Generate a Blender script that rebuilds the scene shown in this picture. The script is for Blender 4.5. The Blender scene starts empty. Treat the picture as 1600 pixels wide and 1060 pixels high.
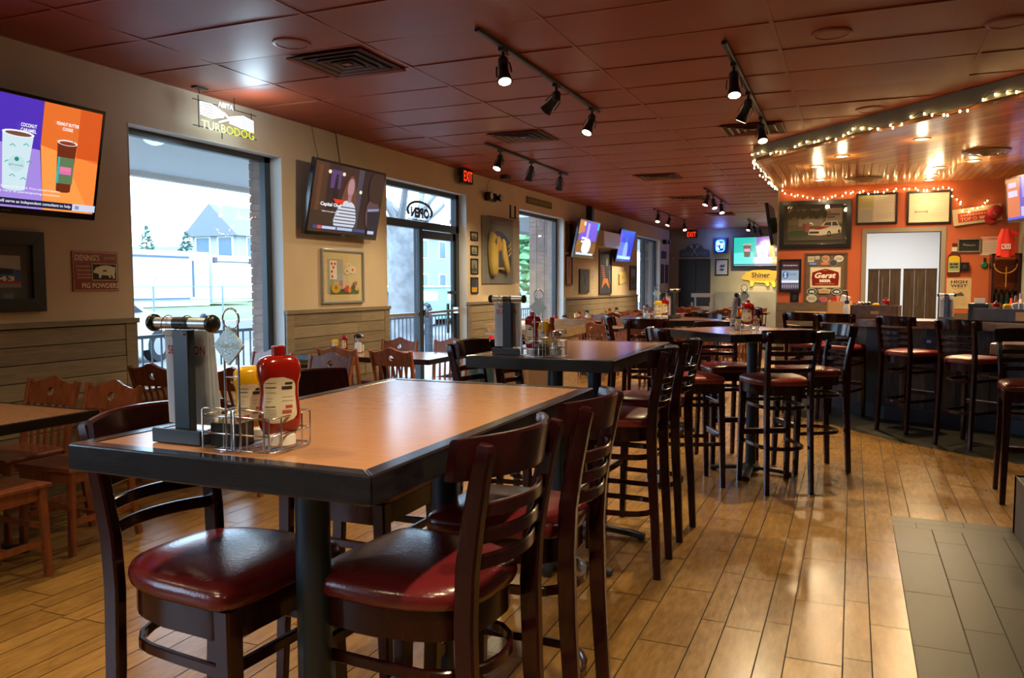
import bpy, math, random
from mathutils import Vector, Matrix
random.seed(7)
PI = math.pi
SC = bpy.context.scene
COL = SC.collection

# ------------------------------------------------------------------ camera
HC = 1.40            # eye height
cam_data = bpy.data.cameras.new('camera')
cam_data.sensor_fit = 'HORIZONTAL'
cam_data.sensor_width = 36.0
cam_data.lens = 36.0 * 1256.0 / 1600.0
cam_data.clip_start = 0.05
cam_data.clip_end = 400
cam = bpy.data.objects.new('camera', cam_data)
COL.objects.link(cam)
_yaw, _pitch = 0.401, 0.0672
_f = Vector((-math.sin(_yaw) * math.cos(_pitch), math.cos(_yaw) * math.cos(_pitch), -math.sin(_pitch)))
_r = Vector((math.cos(_yaw), math.sin(_yaw), 0))
_u = _r.cross(_f)
_roll = 0.002
_r2 = _r * math.cos(_roll) - _u * math.sin(_roll)
_u2 = _r * math.sin(_roll) + _u * math.cos(_roll)
cam.matrix_world = Matrix(((_r2.x, _u2.x, -_f.x, 0), (_r2.y, _u2.y, -_f.y, 0), (_r2.z, _u2.z, -_f.z, HC), (0, 0, 0, 1)))
SC.camera = cam

# ------------------------------------------------------------------ world, exposure
SC.view_settings.view_transform = 'Standard'
SC.view_settings.look = 'None'
SC.view_settings.exposure = 0.06
SC.view_settings.gamma = 1.0
SC.view_settings.use_curve_mapping = False
SC.cycles.use_denoising = True
SC.cycles.max_bounces = 8
SC.cycles.diffuse_bounces = 5
SC.cycles.glossy_bounces = 4
SC.cycles.transmission_bounces = 8
SC.cycles.transparent_max_bounces = 12
SC.cycles.sample_clamp_indirect = 3.0
SC.cycles.caustics_reflective = False
SC.cycles.caustics_refractive = False
world = bpy.data.worlds.new('overcast_sky')
SC.world = world
world.use_nodes = True
_wn = world.node_tree
_bg = _wn.nodes['Background']
_bg.inputs['Color'].default_value = (0.52, 0.75, 1.0, 1)
_bg.inputs['Strength'].default_value = 8.0

# ------------------------------------------------------------------ materials
def lin(h):
    h = h.lstrip('#')
    c = [int(h[i:i + 2], 16) / 255 for i in (0, 2, 4)]
    return tuple(x / 12.92 if x <= 0.04045 else ((x + 0.055) / 1.055) ** 2.4 for x in c)
_M = {}
def P(name, col, rough=0.6, metal=0.0, coat=0.0, spec=0.5, noise=0.0, nscale=12.0, bump=0.0, bscale=60.0, stretch=(1, 1, 1)):
    """plain painted / plastic / metal surface with slight procedural variation"""
    if name in _M: return _M[name]
    if isinstance(col, str): col = lin(col)
    m = bpy.data.materials.new(name); m.use_nodes = True
    nt = m.node_tree; b = nt.nodes['Principled BSDF']
    b.inputs['Base Color'].default_value = (*col, 1)
    b.inputs['Roughness'].default_value = rough
    b.inputs['Metallic'].default_value = metal
    b.inputs['Coat Weight'].default_value = coat
    b.inputs['Coat Roughness'].default_value = 0.12
    b.inputs['Specular IOR Level'].default_value = spec
    if noise > 0 or bump > 0:
        tc = nt.nodes.new('ShaderNodeTexCoord'); mp = nt.nodes.new('ShaderNodeMapping')
        mp.inputs['Scale'].default_value = stretch
        nt.links.new(tc.outputs['Object'], mp.inputs['Vector'])
    if noise > 0:
        n = nt.nodes.new('ShaderNodeTexNoise'); n.inputs['Scale'].default_value = nscale
        n.inputs['Detail'].default_value = 5
        nt.links.new(mp.outputs['Vector'], n.inputs['Vector'])
        mx = nt.nodes.new('ShaderNodeMix'); mx.data_type = 'RGBA'
        mx.inputs[6].default_value = (*[max(0, c * (1 - noise)) for c in col], 1)
        mx.inputs[7].default_value = (*[min(1, c * (1 + noise)) for c in col], 1)
        cr = nt.nodes.new('ShaderNodeMapRange')
        cr.inputs['From Min'].default_value = 0.3; cr.inputs['From Max'].default_value = 0.7
        nt.links.new(n.outputs['Fac'], cr.inputs['Value'])
        nt.links.new(cr.outputs['Result'], mx.inputs[0])
        nt.links.new(mx.outputs[2], b.inputs['Base Color'])
    if bump > 0:
        n2 = nt.nodes.new('ShaderNodeTexNoise'); n2.inputs['Scale'].default_value = bscale
        nt.links.new(mp.outputs['Vector'], n2.inputs['Vector'])
        bp = nt.nodes.new('ShaderNodeBump'); bp.inputs['Strength'].default_value = bump
        bp.inputs['Distance'].default_value = 0.002
        nt.links.new(n2.outputs['Fac'], bp.inputs['Height'])
        nt.links.new(bp.outputs['Normal'], b.inputs['Normal'])
    _M[name] = m
    return m
def C(h, rough=0.7):
    return P('paint_' + h.lstrip('#') + '_%d' % int(rough * 100), h, rough)
def E(h, s=1.0):
    k = 'glow_' + h.lstrip('#') + '_%d' % int(s * 100)
    if k in _M: return _M[k]
    m = bpy.data.materials.new(k); m.use_nodes = True
    b = m.node_tree.nodes['Principled BSDF']
    b.inputs['Base Color'].default_value = (0.02, 0.02, 0.02, 1)
    b.inputs['Roughness'].default_value = 0.3
    b.inputs['Emission Color'].default_value = (*lin(h), 1)
    b.inputs['Emission Strength'].default_value = s
    _M[k] = m
    return m
def glass(name='clear_glass', tint=(1, 1, 1), rough=0.0, refl=0.03):
    """thin pane: mostly see-through with a fresnel reflection"""
    if name in _M: return _M[name]
    m = bpy.data.materials.new(name); m.use_nodes = True
    nt = m.node_tree; nt.nodes.remove(nt.nodes['Principled BSDF'])
    out = nt.nodes['Material Output']
    t = nt.nodes.new('ShaderNodeBsdfTransparent'); t.inputs['Color'].default_value = (*tint, 1)
    g = nt.nodes.new('ShaderNodeBsdfGlossy'); g.inputs['Roughness'].default_value = rough
    fr = nt.nodes.new('ShaderNodeLayerWeight'); fr.inputs['Blend'].default_value = 0.5
    pw = nt.nodes.new('ShaderNodeMath'); pw.operation = 'POWER'; pw.inputs[1].default_value = 4.0
    ma = nt.nodes.new('ShaderNodeMath'); ma.operation = 'MULTIPLY_ADD'; ma.inputs[1].default_value = 0.75; ma.inputs[2].default_value = refl
    nt.links.new(fr.outputs['Facing'], pw.inputs[0]); nt.links.new(pw.outputs[0], ma.inputs[0])
    mx = nt.nodes.new('ShaderNodeMixShader')
    nt.links.new(ma.outputs[0], mx.inputs[0])
    nt.links.new(t.outputs[0], mx.inputs[1]); nt.links.new(g.outputs[0], mx.inputs[2])
    nt.links.new(mx.outputs[0], out.inputs['Surface'])
    _M[name] = m
    return m
def plank_mat(name, cols, rough=0.3, grain=(1, 1, 1), gscale=8, rvar=0.12, streak=0.5, bump=0.15, coat=0.0, tone=0.45):
    """boards: colour varies per board through the face attribute 'tone', grain runs along one axis"""
    if name in _M: return _M[name]
    m = bpy.data.materials.new(name); m.use_nodes = True
    nt = m.node_tree; b = nt.nodes['Principled BSDF']; L = nt.links.new
    at = nt.nodes.new('ShaderNodeAttribute'); at.attribute_name = 'tone'
    tc = nt.nodes.new('ShaderNodeTexCoord'); mp = nt.nodes.new('ShaderNodeMapping')
    mp.inputs['Scale'].default_value = grain
    L(tc.outputs['Object'], mp.inputs['Vector'])
    off = nt.nodes.new('ShaderNodeVectorMath'); off.operation = 'ADD'
    sc = nt.nodes.new('ShaderNodeVectorMath'); sc.operation = 'SCALE'; sc.inputs['Scale'].default_value = 37.0
    cb = nt.nodes.new('ShaderNodeCombineXYZ')
    L(at.outputs['Fac'], cb.inputs[0]); L(at.outputs['Fac'], cb.inputs[1]); L(at.outputs['Fac'], cb.inputs[2])
    L(cb.outputs[0], sc.inputs[0]); L(mp.outputs[0], off.inputs[0]); L(sc.outputs[0], off.inputs[1])
    n = nt.nodes.new('ShaderNodeTexNoise'); n.inputs['Scale'].default_value = gscale; n.inputs['Detail'].default_value = 8
    n.inputs['Roughness'].default_value = 0.65
    L(off.outputs[0], n.inputs['Vector'])
    n2 = nt.nodes.new('ShaderNodeTexNoise'); n2.inputs['Scale'].default_value = 2.2; n2.inputs['Detail'].default_value = 3
    L(tc.outputs['Object'], n2.inputs['Vector'])
    a1 = nt.nodes.new('ShaderNodeMath'); a1.operation = 'MULTIPLY_ADD'; a1.inputs[1].default_value = streak
    L(n.outputs['Fac'], a1.inputs[0]); 
    a0 = nt.nodes.new('ShaderNodeMath'); a0.operation = 'MULTIPLY'; a0.inputs[1].default_value = tone
    L(at.outputs['Fac'], a0.inputs[0]); L(a0.outputs[0], a1.inputs[2])
    a2 = nt.nodes.new('ShaderNodeMath'); a2.operation = 'MULTIPLY_ADD'; a2.inputs[1].default_value = 0.35
    L(n2.outputs['Fac'], a2.inputs[0]); L(a1.outputs[0], a2.inputs[2])
    cr = nt.nodes.new('ShaderNodeValToRGB')
    e = cr.color_ramp.elements
    lo, hi = 0.25, 0.95
    e[0].position = lo; e[0].color = (*lin(cols[0]), 1)
    e[1].position = hi; e[1].color = (*lin(cols[-1]), 1)
    for i, c in enumerate(cols[1:-1]):
        x = e.new(lo + (hi - lo) * (i + 1) / (len(cols) - 1)); x.color = (*lin(c), 1)
    L(a2.outputs[0], cr.inputs[0]); L(cr.outputs[0], b.inputs['Base Color'])
    mr = nt.nodes.new('ShaderNodeMapRange'); mr.inputs['To Min'].default_value = rough - rvar; mr.inputs['To Max'].default_value = rough + rvar
    L(n.outputs['Fac'], mr.inputs['Value']); L(mr.outputs['Result'], b.inputs['Roughness'])
    if bump > 0:
        bp = nt.nodes.new('ShaderNodeBump'); bp.inputs['Strength'].default_value = bump; bp.inputs['Distance'].default_value = 0.003
        L(n.outputs['Fac'], bp.inputs['Height']); L(bp.outputs['Normal'], b.inputs['Normal'])
    b.inputs['Coat Weight'].default_value = coat
    b.inputs['Coat Roughness'].default_value = 0.1
    _M[name] = m
    return m

MAHOG = P('dark_mahogany', (0.022, 0.0036, 0.0044), 0.24, coat=0.3, spec=0.25, noise=0.35, nscale=9, stretch=(6, 6, 1))
VINYL = P('burgundy_vinyl', (0.105, 0.009, 0.012), 0.23, spec=0.6, noise=0.12, nscale=5, bump=0.25, bscale=140)
VINYL2 = P('red_warm_lit_vinyl', (0.20, 0.020, 0.012), 0.36, spec=0.6, noise=0.12, nscale=5, bump=0.25, bscale=140)  # burgundy with warm lamplight put into the colour on stools; plain red on cushion
CHERRY = P('cherry_stained_wood', (0.21, 0.055, 0.019), 0.38, coat=0.25, noise=0.3, nscale=7, stretch=(5, 5, 1))
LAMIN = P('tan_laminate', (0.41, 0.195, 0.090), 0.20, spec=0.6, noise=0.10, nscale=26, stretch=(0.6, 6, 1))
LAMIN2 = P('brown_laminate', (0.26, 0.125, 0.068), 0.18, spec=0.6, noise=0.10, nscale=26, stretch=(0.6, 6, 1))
EDGE = P('black_stained_edge', (0.008, 0.007, 0.011), 0.22, coat=0.3, noise=0.5, nscale=14, stretch=(1, 1, 5), bump=0.1, bscale=50)
POST = P('blue_black_steel', (0.015, 0.034, 0.062), 0.40, spec=0.5)
BLACK = P('black_plastic', (0.008, 0.008, 0.009), 0.3)
BLACKM = P('matt_black_metal', (0.014, 0.014, 0.015), 0.45)
CHROME = P('chrome_wire', (0.75, 0.75, 0.78), 0.16, metal=1.0)
STEEL = P('brushed_steel', (0.55, 0.55, 0.56), 0.3, metal=1.0)
WHITEP = P('white_plastic', (0.75, 0.75, 0.75), 0.4)
WALLP = P('tan_wall_paint', (0.55, 0.43, 0.295), 0.75, noise=0.05, nscale=3, bump=0.15, bscale=90)
JAMB = P('pale_reveal_paint', (0.62, 0.60, 0.56), 0.6)
BACKP = P('olive_wall_paint', (0.27, 0.25, 0.165), 0.75, noise=0.05, nscale=3)
ORANGE = P('burnt_orange_paint', (0.46, 0.098, 0.027), 0.6, noise=0.06, nscale=3, bump=0.1, bscale=90)
CEILP = P('rust_ceiling_tile', (0.27, 0.045, 0.014), 0.45, noise=0.12, nscale=2.0, bump=0.5, bscale=150)
CEILG = P('rust_ceiling_grid', (0.27, 0.062, 0.028), 0.45)
GREYT = P('grey_beam_paint', (0.17, 0.16, 0.115), 0.6, noise=0.1, nscale=4)
WAINS = plank_mat('weathered_boards', ['#4a3f33', '#6e5f4d', '#85765f', '#988972'], 0.6, (0.8, 0.8, 12), 5, streak=0.7, bump=0.3, tone=0.22)
PINE = plank_mat('varnished_pine', ['#94562a', '#c88444', '#dca05a', '#e8b672'], 0.32, (1, 1, 1), 6, streak=0.35, bump=0.05, rvar=0.05, coat=0.4)
FLOORM = plank_mat('tan_plank_tile', ['#6e4c22', '#8d6734', '#aa8044', '#c09652'], 0.25, (7, 1.5, 1), 6, streak=0.60, bump=0, rvar=0.06, tone=0.16)
DARKT = plank_mat('dark_plank_tile', ['#191812', '#26241b', '#343225', '#454231'], 0.42, (7, 1.5, 1), 6, streak=0.6, bump=0, rvar=0.06, tone=0.16)
GROUT = P('dark_grout', (0.02, 0.016, 0.012), 0.8)
CHAR = plank_mat('charred_boards', ['#0c1015', '#1b2128', '#2b3036', '#5a5345'], 0.55, (9, 9, 0.9), 5, streak=0.8, bump=0.5)
LIVE = P('live_edge_slab', (0.26, 0.145, 0.062), 0.28, coat=0.4, noise=0.45, nscale=3.5, stretch=(2, 2, 8))
BRICK = P('brown_brick', (0.23, 0.15, 0.12), 0.8, noise=0.25, nscale=9)
GLASS = glass()
DKFRAME = P('dark_bronze_frame', (0.018, 0.026, 0.035), 0.4)

# ------------------------------------------------------------------ mesh builder
class MB:
    def __init__(s):
        s.v = []; s.f = []; s.mi = []; s.mats = []; s.T = None; s.tone = []; s.ct = 0.5
        s.m = 0; s.sm = []; s.smooth = False
    def mat(s, m):
        if m not in s.mats: s.mats.append(m)
        s.m = s.mats.index(m); return s
    def _add(s, vs, fs, smooth=None):
        o = len(s.v)
        for p in vs:
            p = Vector(p)
            if s.T is not None: p = s.T @ p
            s.v.append(p)
        for f in fs:
            s.f.append([o + i for i in f]); s.mi.append(s.m); s.tone.append(s.ct)
    def box(s, c, d, R=None):
        x, y, z = d[0] / 2, d[1] / 2, d[2] / 2
        vs = [Vector((sx * x, sy * y, sz * z)) for sx in (-1, 1) for sy in (-1, 1) for sz in (-1, 1)]
        if R is not None: vs = [R @ p for p in vs]
        c = Vector(c)
        s._add([p + c for p in vs], [(0, 1, 3, 2), (4, 6, 7, 5), (0, 4, 5, 1), (2, 3, 7, 6), (0, 2, 6, 4), (1, 5, 7, 3)])
        return s
    def bb(s, x0, y0, z0, x1, y1, z1):
        return s.box(((x0 + x1) / 2, (y0 + y1) / 2, (z0 + z1) / 2), (abs(x1 - x0), abs(y1 - y0), abs(z1 - z0)))
    def prism(s, pts, z0, z1):
        """2-D outline (counter-clockwise) in local x,y pulled from z0 to z1"""
        n = len(pts)
        vs = [(p[0], p[1], z0) for p in pts] + [(p[0], p[1], z1) for p in pts]
        fs = [list(range(n))[::-1], list(range(n, 2 * n))] + [(i, (i + 1) % n, n + (i + 1) % n, n + i) for i in range(n)]
        s._add(vs, fs); return s
    def flat(s, pts, z):
        s._add([(p[0], p[1], z) for p in pts], [list(range(len(pts)))]); return s
    def rings(s, rings, cap=True, closed=False):
        n = len(rings[0]); vs = [p for r in rings for p in r]; fs = []
        k = len(rings)
        for a in range(k if closed else k - 1):
            b = (a + 1) % k
            for i in range(n):
                j = (i + 1) % n
                fs.append((a * n + i, a * n + j, b * n + j, b * n + i))
        if cap and not closed:
            fs.append(list(range(n))[::-1]); fs.append([(k - 1) * n + i for i in range(n)])
        s._add(vs, fs); return s
    def lathe(s, prof, c=(0, 0, 0), n=16):
        """profile of (radius, z) turned about z"""
        c = Vector(c)
        s.rings([[c + Vector((r * math.cos(2 * PI * i / n), r * math.sin(2 * PI * i / n), z)) for i in range(n)] for r, z in prof])
        return s
    def cyl(s, a, b, r0, r1=None, n=12):
        a, b = Vector(a), Vector(b); r1 = r0 if r1 is None else r1
        d = (b - a).normalized(); u = d.orthogonal().normalized(); w = d.cross(u)
        s.rings([[p + (u * math.cos(2 * PI * i / n) + w * math.sin(2 * PI * i / n)) * r for i in range(n)] for p, r in ((a, r0), (b, r1))])
        return s
    def sweep(s, path, sec, up=(0, 0, 1), closed=False):
        """sec: function or list of (side, up) offsets; path: list of points; side = tangent x up"""
        path = [Vector(p) for p in path]; up = Vector(up); R = []
        n = len(path)
        for i, p in enumerate(path):
            if closed: t = path[(i + 1) % n] - path[i - 1]
            else: t = path[min(i + 1, n - 1)] - path[max(i - 1, 0)]
            t.normalize(); sd = t.cross(up)
            if sd.length < 1e-4: sd = t.orthogonal()
            sd.normalize(); u2 = sd.cross(t)
            ss = sec(i / (n - 1)) if callable(sec) else sec
            R.append([p + sd * a + u2 * b for a, b in ss])
        s.rings(R, closed=closed); return s
    def tube(s, path, r, n=6, closed=False, up=(0, 0, 1)):
        return s.sweep(path, [(r * math.cos(2 * PI * i / n), r * math.sin(2 * PI * i / n)) for i in range(n)], up, closed)
    def bar(s, path, w, h, up=(0, 0, 1), closed=False):
        c = min(w, h) * 0.22
        sec = [(-w / 2 + c, -h / 2), (w / 2 - c, -h / 2), (w / 2, -h / 2 + c), (w / 2, h / 2 - c), (w / 2 - c, h / 2), (-w / 2 + c, h / 2), (-w / 2, h / 2 - c), (-w / 2, -h / 2 + c)]
        return s.sweep(path, sec, up, closed)
    def sphere(s, c, r, n=10, k=6, sz=1.0):
        c = Vector(c)
        return s.rings([[c + Vector((r * math.sin(PI * j / k) * math.cos(2 * PI * i / n), r * math.sin(PI * j / k) * math.sin(2 * PI * i / n), -r * sz * math.cos(PI * j / k))) for i in range(n)]
                        for j in ([0.03] + list(range(1, k)) + [k - 0.03])])
    def text(s, txt, x, y, z, h=0.05, w=None, align='CENTER', ext=0.0, bold=0.0, shear=0.0):
        """lettering in the local x-y plane; h = cap height, w = total width"""
        key = (txt, align, bold, shear)
        if key not in _TX:
            cu = bpy.data.curves.new('t', 'FONT'); cu.body = txt; cu.size = 1.0; cu.align_x = 'LEFT'
            cu.offset = bold; cu.resolution_u = 2; cu.shear = shear
            o = bpy.data.objects.new('t', cu); COL.objects.link(o)
            bpy.context.view_layer.update()
            dg = bpy.context.evaluated_depsgraph_get()
            me = bpy.data.meshes.new_from_object(o.evaluated_get(dg))
            _TX[key] = ([v.co.copy() for v in me.vertices], [list(p.vertices) for p in me.polygons])
            bpy.data.objects.remove(o); bpy.data.curves.remove(cu); bpy.data.meshes.remove(me)
        vs, fs = _TX[key]
        if not vs: return s
        x0 = min(v.x for v in vs); x1 = max(v.x for v in vs); y0 = min(v.y for v in vs); y1 = max(v.y for v in vs)
        sy = h / (y1 - y0); sx = sy if w is None else w / (x1 - x0)
        ax = (x0 + x1) / 2 if align == 'CENTER' else x0
        s._add([((v.x - ax) * sx + x, (v.y - (y0 + y1) / 2) * sy + y, z) for v in vs], fs)
        return s
    def build(s, name, parent=None, bevel=0.0, smooth=False, seg=2, sharp=0.7, label=None):
        me = bpy.data.meshes.new(name)
        me.from_pydata([tuple(p) for p in s.v], [], s.f)
        for m in (s.mats or [BLACK]): me.materials.append(m)
        me.polygons.foreach_set('material_index', s.mi)
        at = me.attributes.new('tone', 'FLOAT', 'FACE'); at.data.foreach_set('value', s.tone)
        me.validate(); me.update()
        if smooth:
            me.polygons.foreach_set('use_smooth', [True] * len(me.polygons)); me.set_sharp_from_angle(angle=sharp)
        o = bpy.data.objects.new(name, me); COL.objects.link(o)
        if parent is not None: o.parent = parent
        if bevel > 0:
            b = o.modifiers.new('bevel', 'BEVEL'); b.width = bevel; b.segments = seg; b.limit_method = 'ANGLE'; b.angle_limit = 0.6
        if label: o['label'] = label
        return o
_TX = {}
def new(m): return MB().mat(m)

def tag(o, label, cat=None, group=None, kind=None):
    o['label'] = label
    if cat: o['category'] = cat
    if group: o['group'] = group
    if kind: o['kind'] = kind
    return o
def thing(name, label, cat, loc=(0, 0, 0), rz=0.0, group=None, M=None):
    o = bpy.data.objects.new(name, None); COL.objects.link(o); o.empty_display_size = 0.05
    if M is not None: o.matrix_world = M
    else:
        o.location = loc; o.rotation_euler = (0, 0, rz)
    return tag(o, label, cat, group)
def struct(name, mb, smooth=False, bevel=0.0, label=None):
    o = mb.build(name, None, bevel, smooth); o['kind'] = 'structure'
    if label: o['label'] = label
    return o
KIDS = {}
def copy_tree(o, parent=None):
    c = o.copy(); COL.objects.link(c)
    if parent is not None: c.parent = parent
    for ch in [x for x in ALL_CHILDREN(o)]: copy_tree(ch, c)
    return c
def ALL_CHILDREN(o): return KIDS.get(o.name) or [x for x in o.children]
def place(proto, used, label, x, y, rz, z=0.0, group=None, name=None):
    o = proto if not used else copy_tree(proto)
    o.location = (x, y, z); o.rotation_euler = (0, 0, rz); o['label'] = label
    if group: o['group'] = group
    return o
# frames for things on walls: local x runs to the viewer's right, y up, z out of the wall
def on_left(y, z, x=-4.87, tilt=0.0, swing=0.0):
    M = Matrix(((0, 0, 1, x), (1, 0, 0, y), (0, 1, 0, z), (0, 0, 0, 1)))
    return M @ Matrix.Rotation(swing, 4, 'Y') @ Matrix.Rotation(tilt, 4, 'X')
def on_back(x, z, y, tilt=0.0, swing=0.0, roll=0.0):
    M = Matrix(((1, 0, 0, x), (0, 0, -1, y), (0, 1, 0, z), (0, 0, 0, 1)))
    return M @ Matrix.Rotation(swing, 4, 'Y') @ Matrix.Rotation(tilt, 4, 'X') @ Matrix.Rotation(roll, 4, 'Z')

class Art:
    """flat printed / painted shapes, layer upon layer, in a w x h field centred on the origin; coordinates 0..1"""
    def __init__(s, w, h, z=0.0, mb=None, step=0.0005):
        s.w, s.h, s.z, s.st = w, h, z, step; s.mb = mb or MB()
    def _p(s, x, y): return ((x - .5) * s.w, (y - .5) * s.h)
    def poly(s, pts, m):
        s.mb.mat(m); s.z += s.st; s.mb.flat([s._p(*p) for p in pts], s.z); return s
    def rect(s, x0, y0, x1, y1, m): return s.poly([(x0, y0), (x1, y0), (x1, y1), (x0, y1)], m)
    def ell(s, cx, cy, rx, ry, m, n=18, a0=0, a1=2 * PI):
        return s.poly([(cx + rx * math.cos(a0 + (a1 - a0) * i / n), cy + ry * math.sin(a0 + (a1 - a0) * i / n)) for i in range(n if a1 - a0 > 6.2 else n + 1)], m)
    def txt(s, t, cx, cy, m, h=0.1, w=None, bold=0.0, shear=0.0):
        s.mb.mat(m); s.z += s.st; x, y = s._p(cx, cy)
        s.mb.text(t, x, y, s.z, h * s.h, None if w is None else w * s.w, bold=bold, shear=shear); return s
    def lines(s, x0, x1, ys, th, m, rag=0.0):
        for y in ys: s.rect(x0, y, x1 - random.random() * rag, y + th, m)
        return s
    def line(s, pts, th, m):
        s.mb.mat(m); s.z += s.st
        for (xa, ya), (xb, yb) in zip(pts, pts[1:]):
            a = Vector(s._p(xa, ya)); b = Vector(s._p(xb, yb)); d = (b - a)
            if d.length < 1e-6: continue
            nrm = Vector((-d.y, d.x)).normalized() * th * s.h / 2
            s.mb.flat([tuple(a - nrm), tuple(b - nrm), tuple(b + nrm), tuple(a + nrm)], s.z)
        return s
def chaikin(pts, k=2, closed=True):
    for _ in range(k):
        q = []
        n = len(pts)
        for i in range(n if closed else n - 1):
            a, b = pts[i], pts[(i + 1) % n]
            q += [(a[0] * .75 + b[0] * .25, a[1] * .75 + b[1] * .25), (a[0] * .25 + b[0] * .75, a[1] * .25 + b[1] * .75)]
        pts = q
    return pts

# ================================================================== the room
XL, YB, ZC = -4.87, 23.0, 2.94        # left wall, back wall, ceiling
YO, XO = 12.6, -1.04                  # orange bar wall, its left end
def clip(poly, a, b, c):
    """keep a*x + b*y <= c"""
    out = []
    for i, p in enumerate(poly):
        q = poly[(i + 1) % len(poly)]
        dp, dq = a * p[0] + b * p[1] - c, a * q[0] + b * q[1] - c
        if dp <= 0: out.append(p)
        if dp * dq < 0:
            t = dp / (dp - dq); out.append((p[0] + (q[0] - p[0]) * t, p[1] + (q[1] - p[1]) * t))
    return out
def boards(mb, region, ang, widths, length, gap, z, seed=1, down=False, offs=0.0):
    """lay boards running along direction `ang` inside a convex region given as a polygon"""
    rnd = random.Random(seed); ca, sa = math.cos(ang), math.sin(ang)
    us = [p[0] * ca + p[1] * sa for p in region]; vs = [-p[0] * sa + p[1] * ca for p in region]
    v = offs; k = 0
    while v > min(vs): k -= 1; v -= widths[k % len(widths)]
    while v < max(vs):
        w = widths[k % len(widths)]; k += 1
        u = min(us) - rnd.random() * length
        while u < max(us):
            q = [(u + gap, v + gap), (u + length - gap, v + gap), (u + length - gap, v + w - gap), (u + gap, v + w - gap)]
            q = [(a * ca - b * sa, a * sa + b * ca) for a, b in q]
            n = len(region)
            for i in range(n):
                p0, p1 = region[i], region[(i + 1) % n]
                ex, ey = p1[0] - p0[0], p1[1] - p0[1]
                q = clip(q, ey, -ex, ey * p0[0] - ex * p0[1])
                if len(q) < 3: break
            if len(q) >= 3:
                mb.ct = rnd.random(); mb.flat(q[::-1] if down else q, z)
            u += length
        v += w
# ---- floor
fl = MB().mat(GROUT)
fl.bb(-5.07, -3.2, -0.10, 3.8, YB + .1, -0.003)
fl.mat(FLOORM)
boards(fl, [(-4.87, -3), (3.6, -3), (3.6, 23), (-4.87, 23)], PI / 2, [0.10, 0.20, 0.10, 0.15], 0.60, 0.0024, 0.0, 3, offs=0.203 - 0.2 - .10)
DARK1 = [(0.245, -3), (3.6, -3), (3.6, 5.30), (0.245, 5.30)]
fl.mat(GROUT); fl.flat(DARK1, 0.001)
fl.mat(DARKT)
boards(fl, [(0.245, -3), (3.6, -3), (3.6, 5.07), (0.245, 5.07)], PI / 2, [0.20, 0.15], 0.60, 0.0028, 0.002, 5, offs=-0.445)
boards(fl, [(0.245, 5.07), (3.6, 5.07), (3.6, 5.30), (0.245, 5.30)], 0.0, [0.115], 0.60, 0.002, 0.002, 6, offs=5.07)
BSTRIP = [(-1.04, 9.95), (-0.63, 9.2), (0.01, 8.33), (0.38, 7.87), (0.99, 7.38), (2.0, 6.75), (3.6, 6.1), (3.6, 12.6), (-1.04, 12.6)]
fl.mat(GROUT); fl.flat(BSTRIP, 0.001)
fl.mat(DARKT); boards(fl, BSTRIP, -0.84, [0.20, 0.15], 0.60, 0.002, 0.002, 8)
struct('floor', fl)

# ---- ceiling: suspended tiles on a grid, a little uneven
ce = MB().mat(CEILP)
rnd = random.Random(11)
xs = [-4.143 + 1.22 * i for i in range(-1, 8)]; ys = [4.469 - 0.61 * 13 + 0.61 * j for j in range(0, 46)]
for xa in xs:
    for ya in ys:
        x0, x1 = max(xa, XL), min(xa + 1.22, 3.7); y0, y1 = max(ya, -3.1), min(ya + .61, YB)
        if x1 - x0 < .02 or y1 - y0 < .02: continue
        x0 += .008; x1 -= .008; y0 += .008; y1 -= .008
        sag = rnd.uniform(-.005, .006); n = 4
        t = [rnd.uniform(-.0025, .0025) for _ in range(4)]
        vs = []; fs = []
        for a in range(n + 1):
            for b in range(n + 1):
                u, v = a / n, b / n
                z = ZC + .004 + sag * 4 * (u * (1 - u)) - .004 * 4 * v * (1 - v) * rnd.uniform(.6, 1.4) + t[0] * u + t[1] * v
                vs.append((x0 + (x1 - x0) * u, y0 + (y1 - y0) * v, z))
        for a in range(n):
            for b in range(n):
                i = a * (n + 1) + b; fs.append((i, i + 1, i + n + 2, i + n + 1))
        ce._add(vs, fs)
ce.mat(CEILG)
for xa in xs: ce.bb(xa - .012, -3.1, ZC - .002, xa + .012, YB, ZC + .012)
for ya in ys: ce.bb(XL, ya - .010, ZC - .0005, 3.7, ya + .010, ZC + .012)
ce.bb(XL, -3.1, ZC - .004, XL + .03, YB, ZC + .01)
ce.bb(-5.1, -3.2, ZC + .03, 3.8, YB + .2, ZC + .08)
struct('ceiling', ce, smooth=True)

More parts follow.
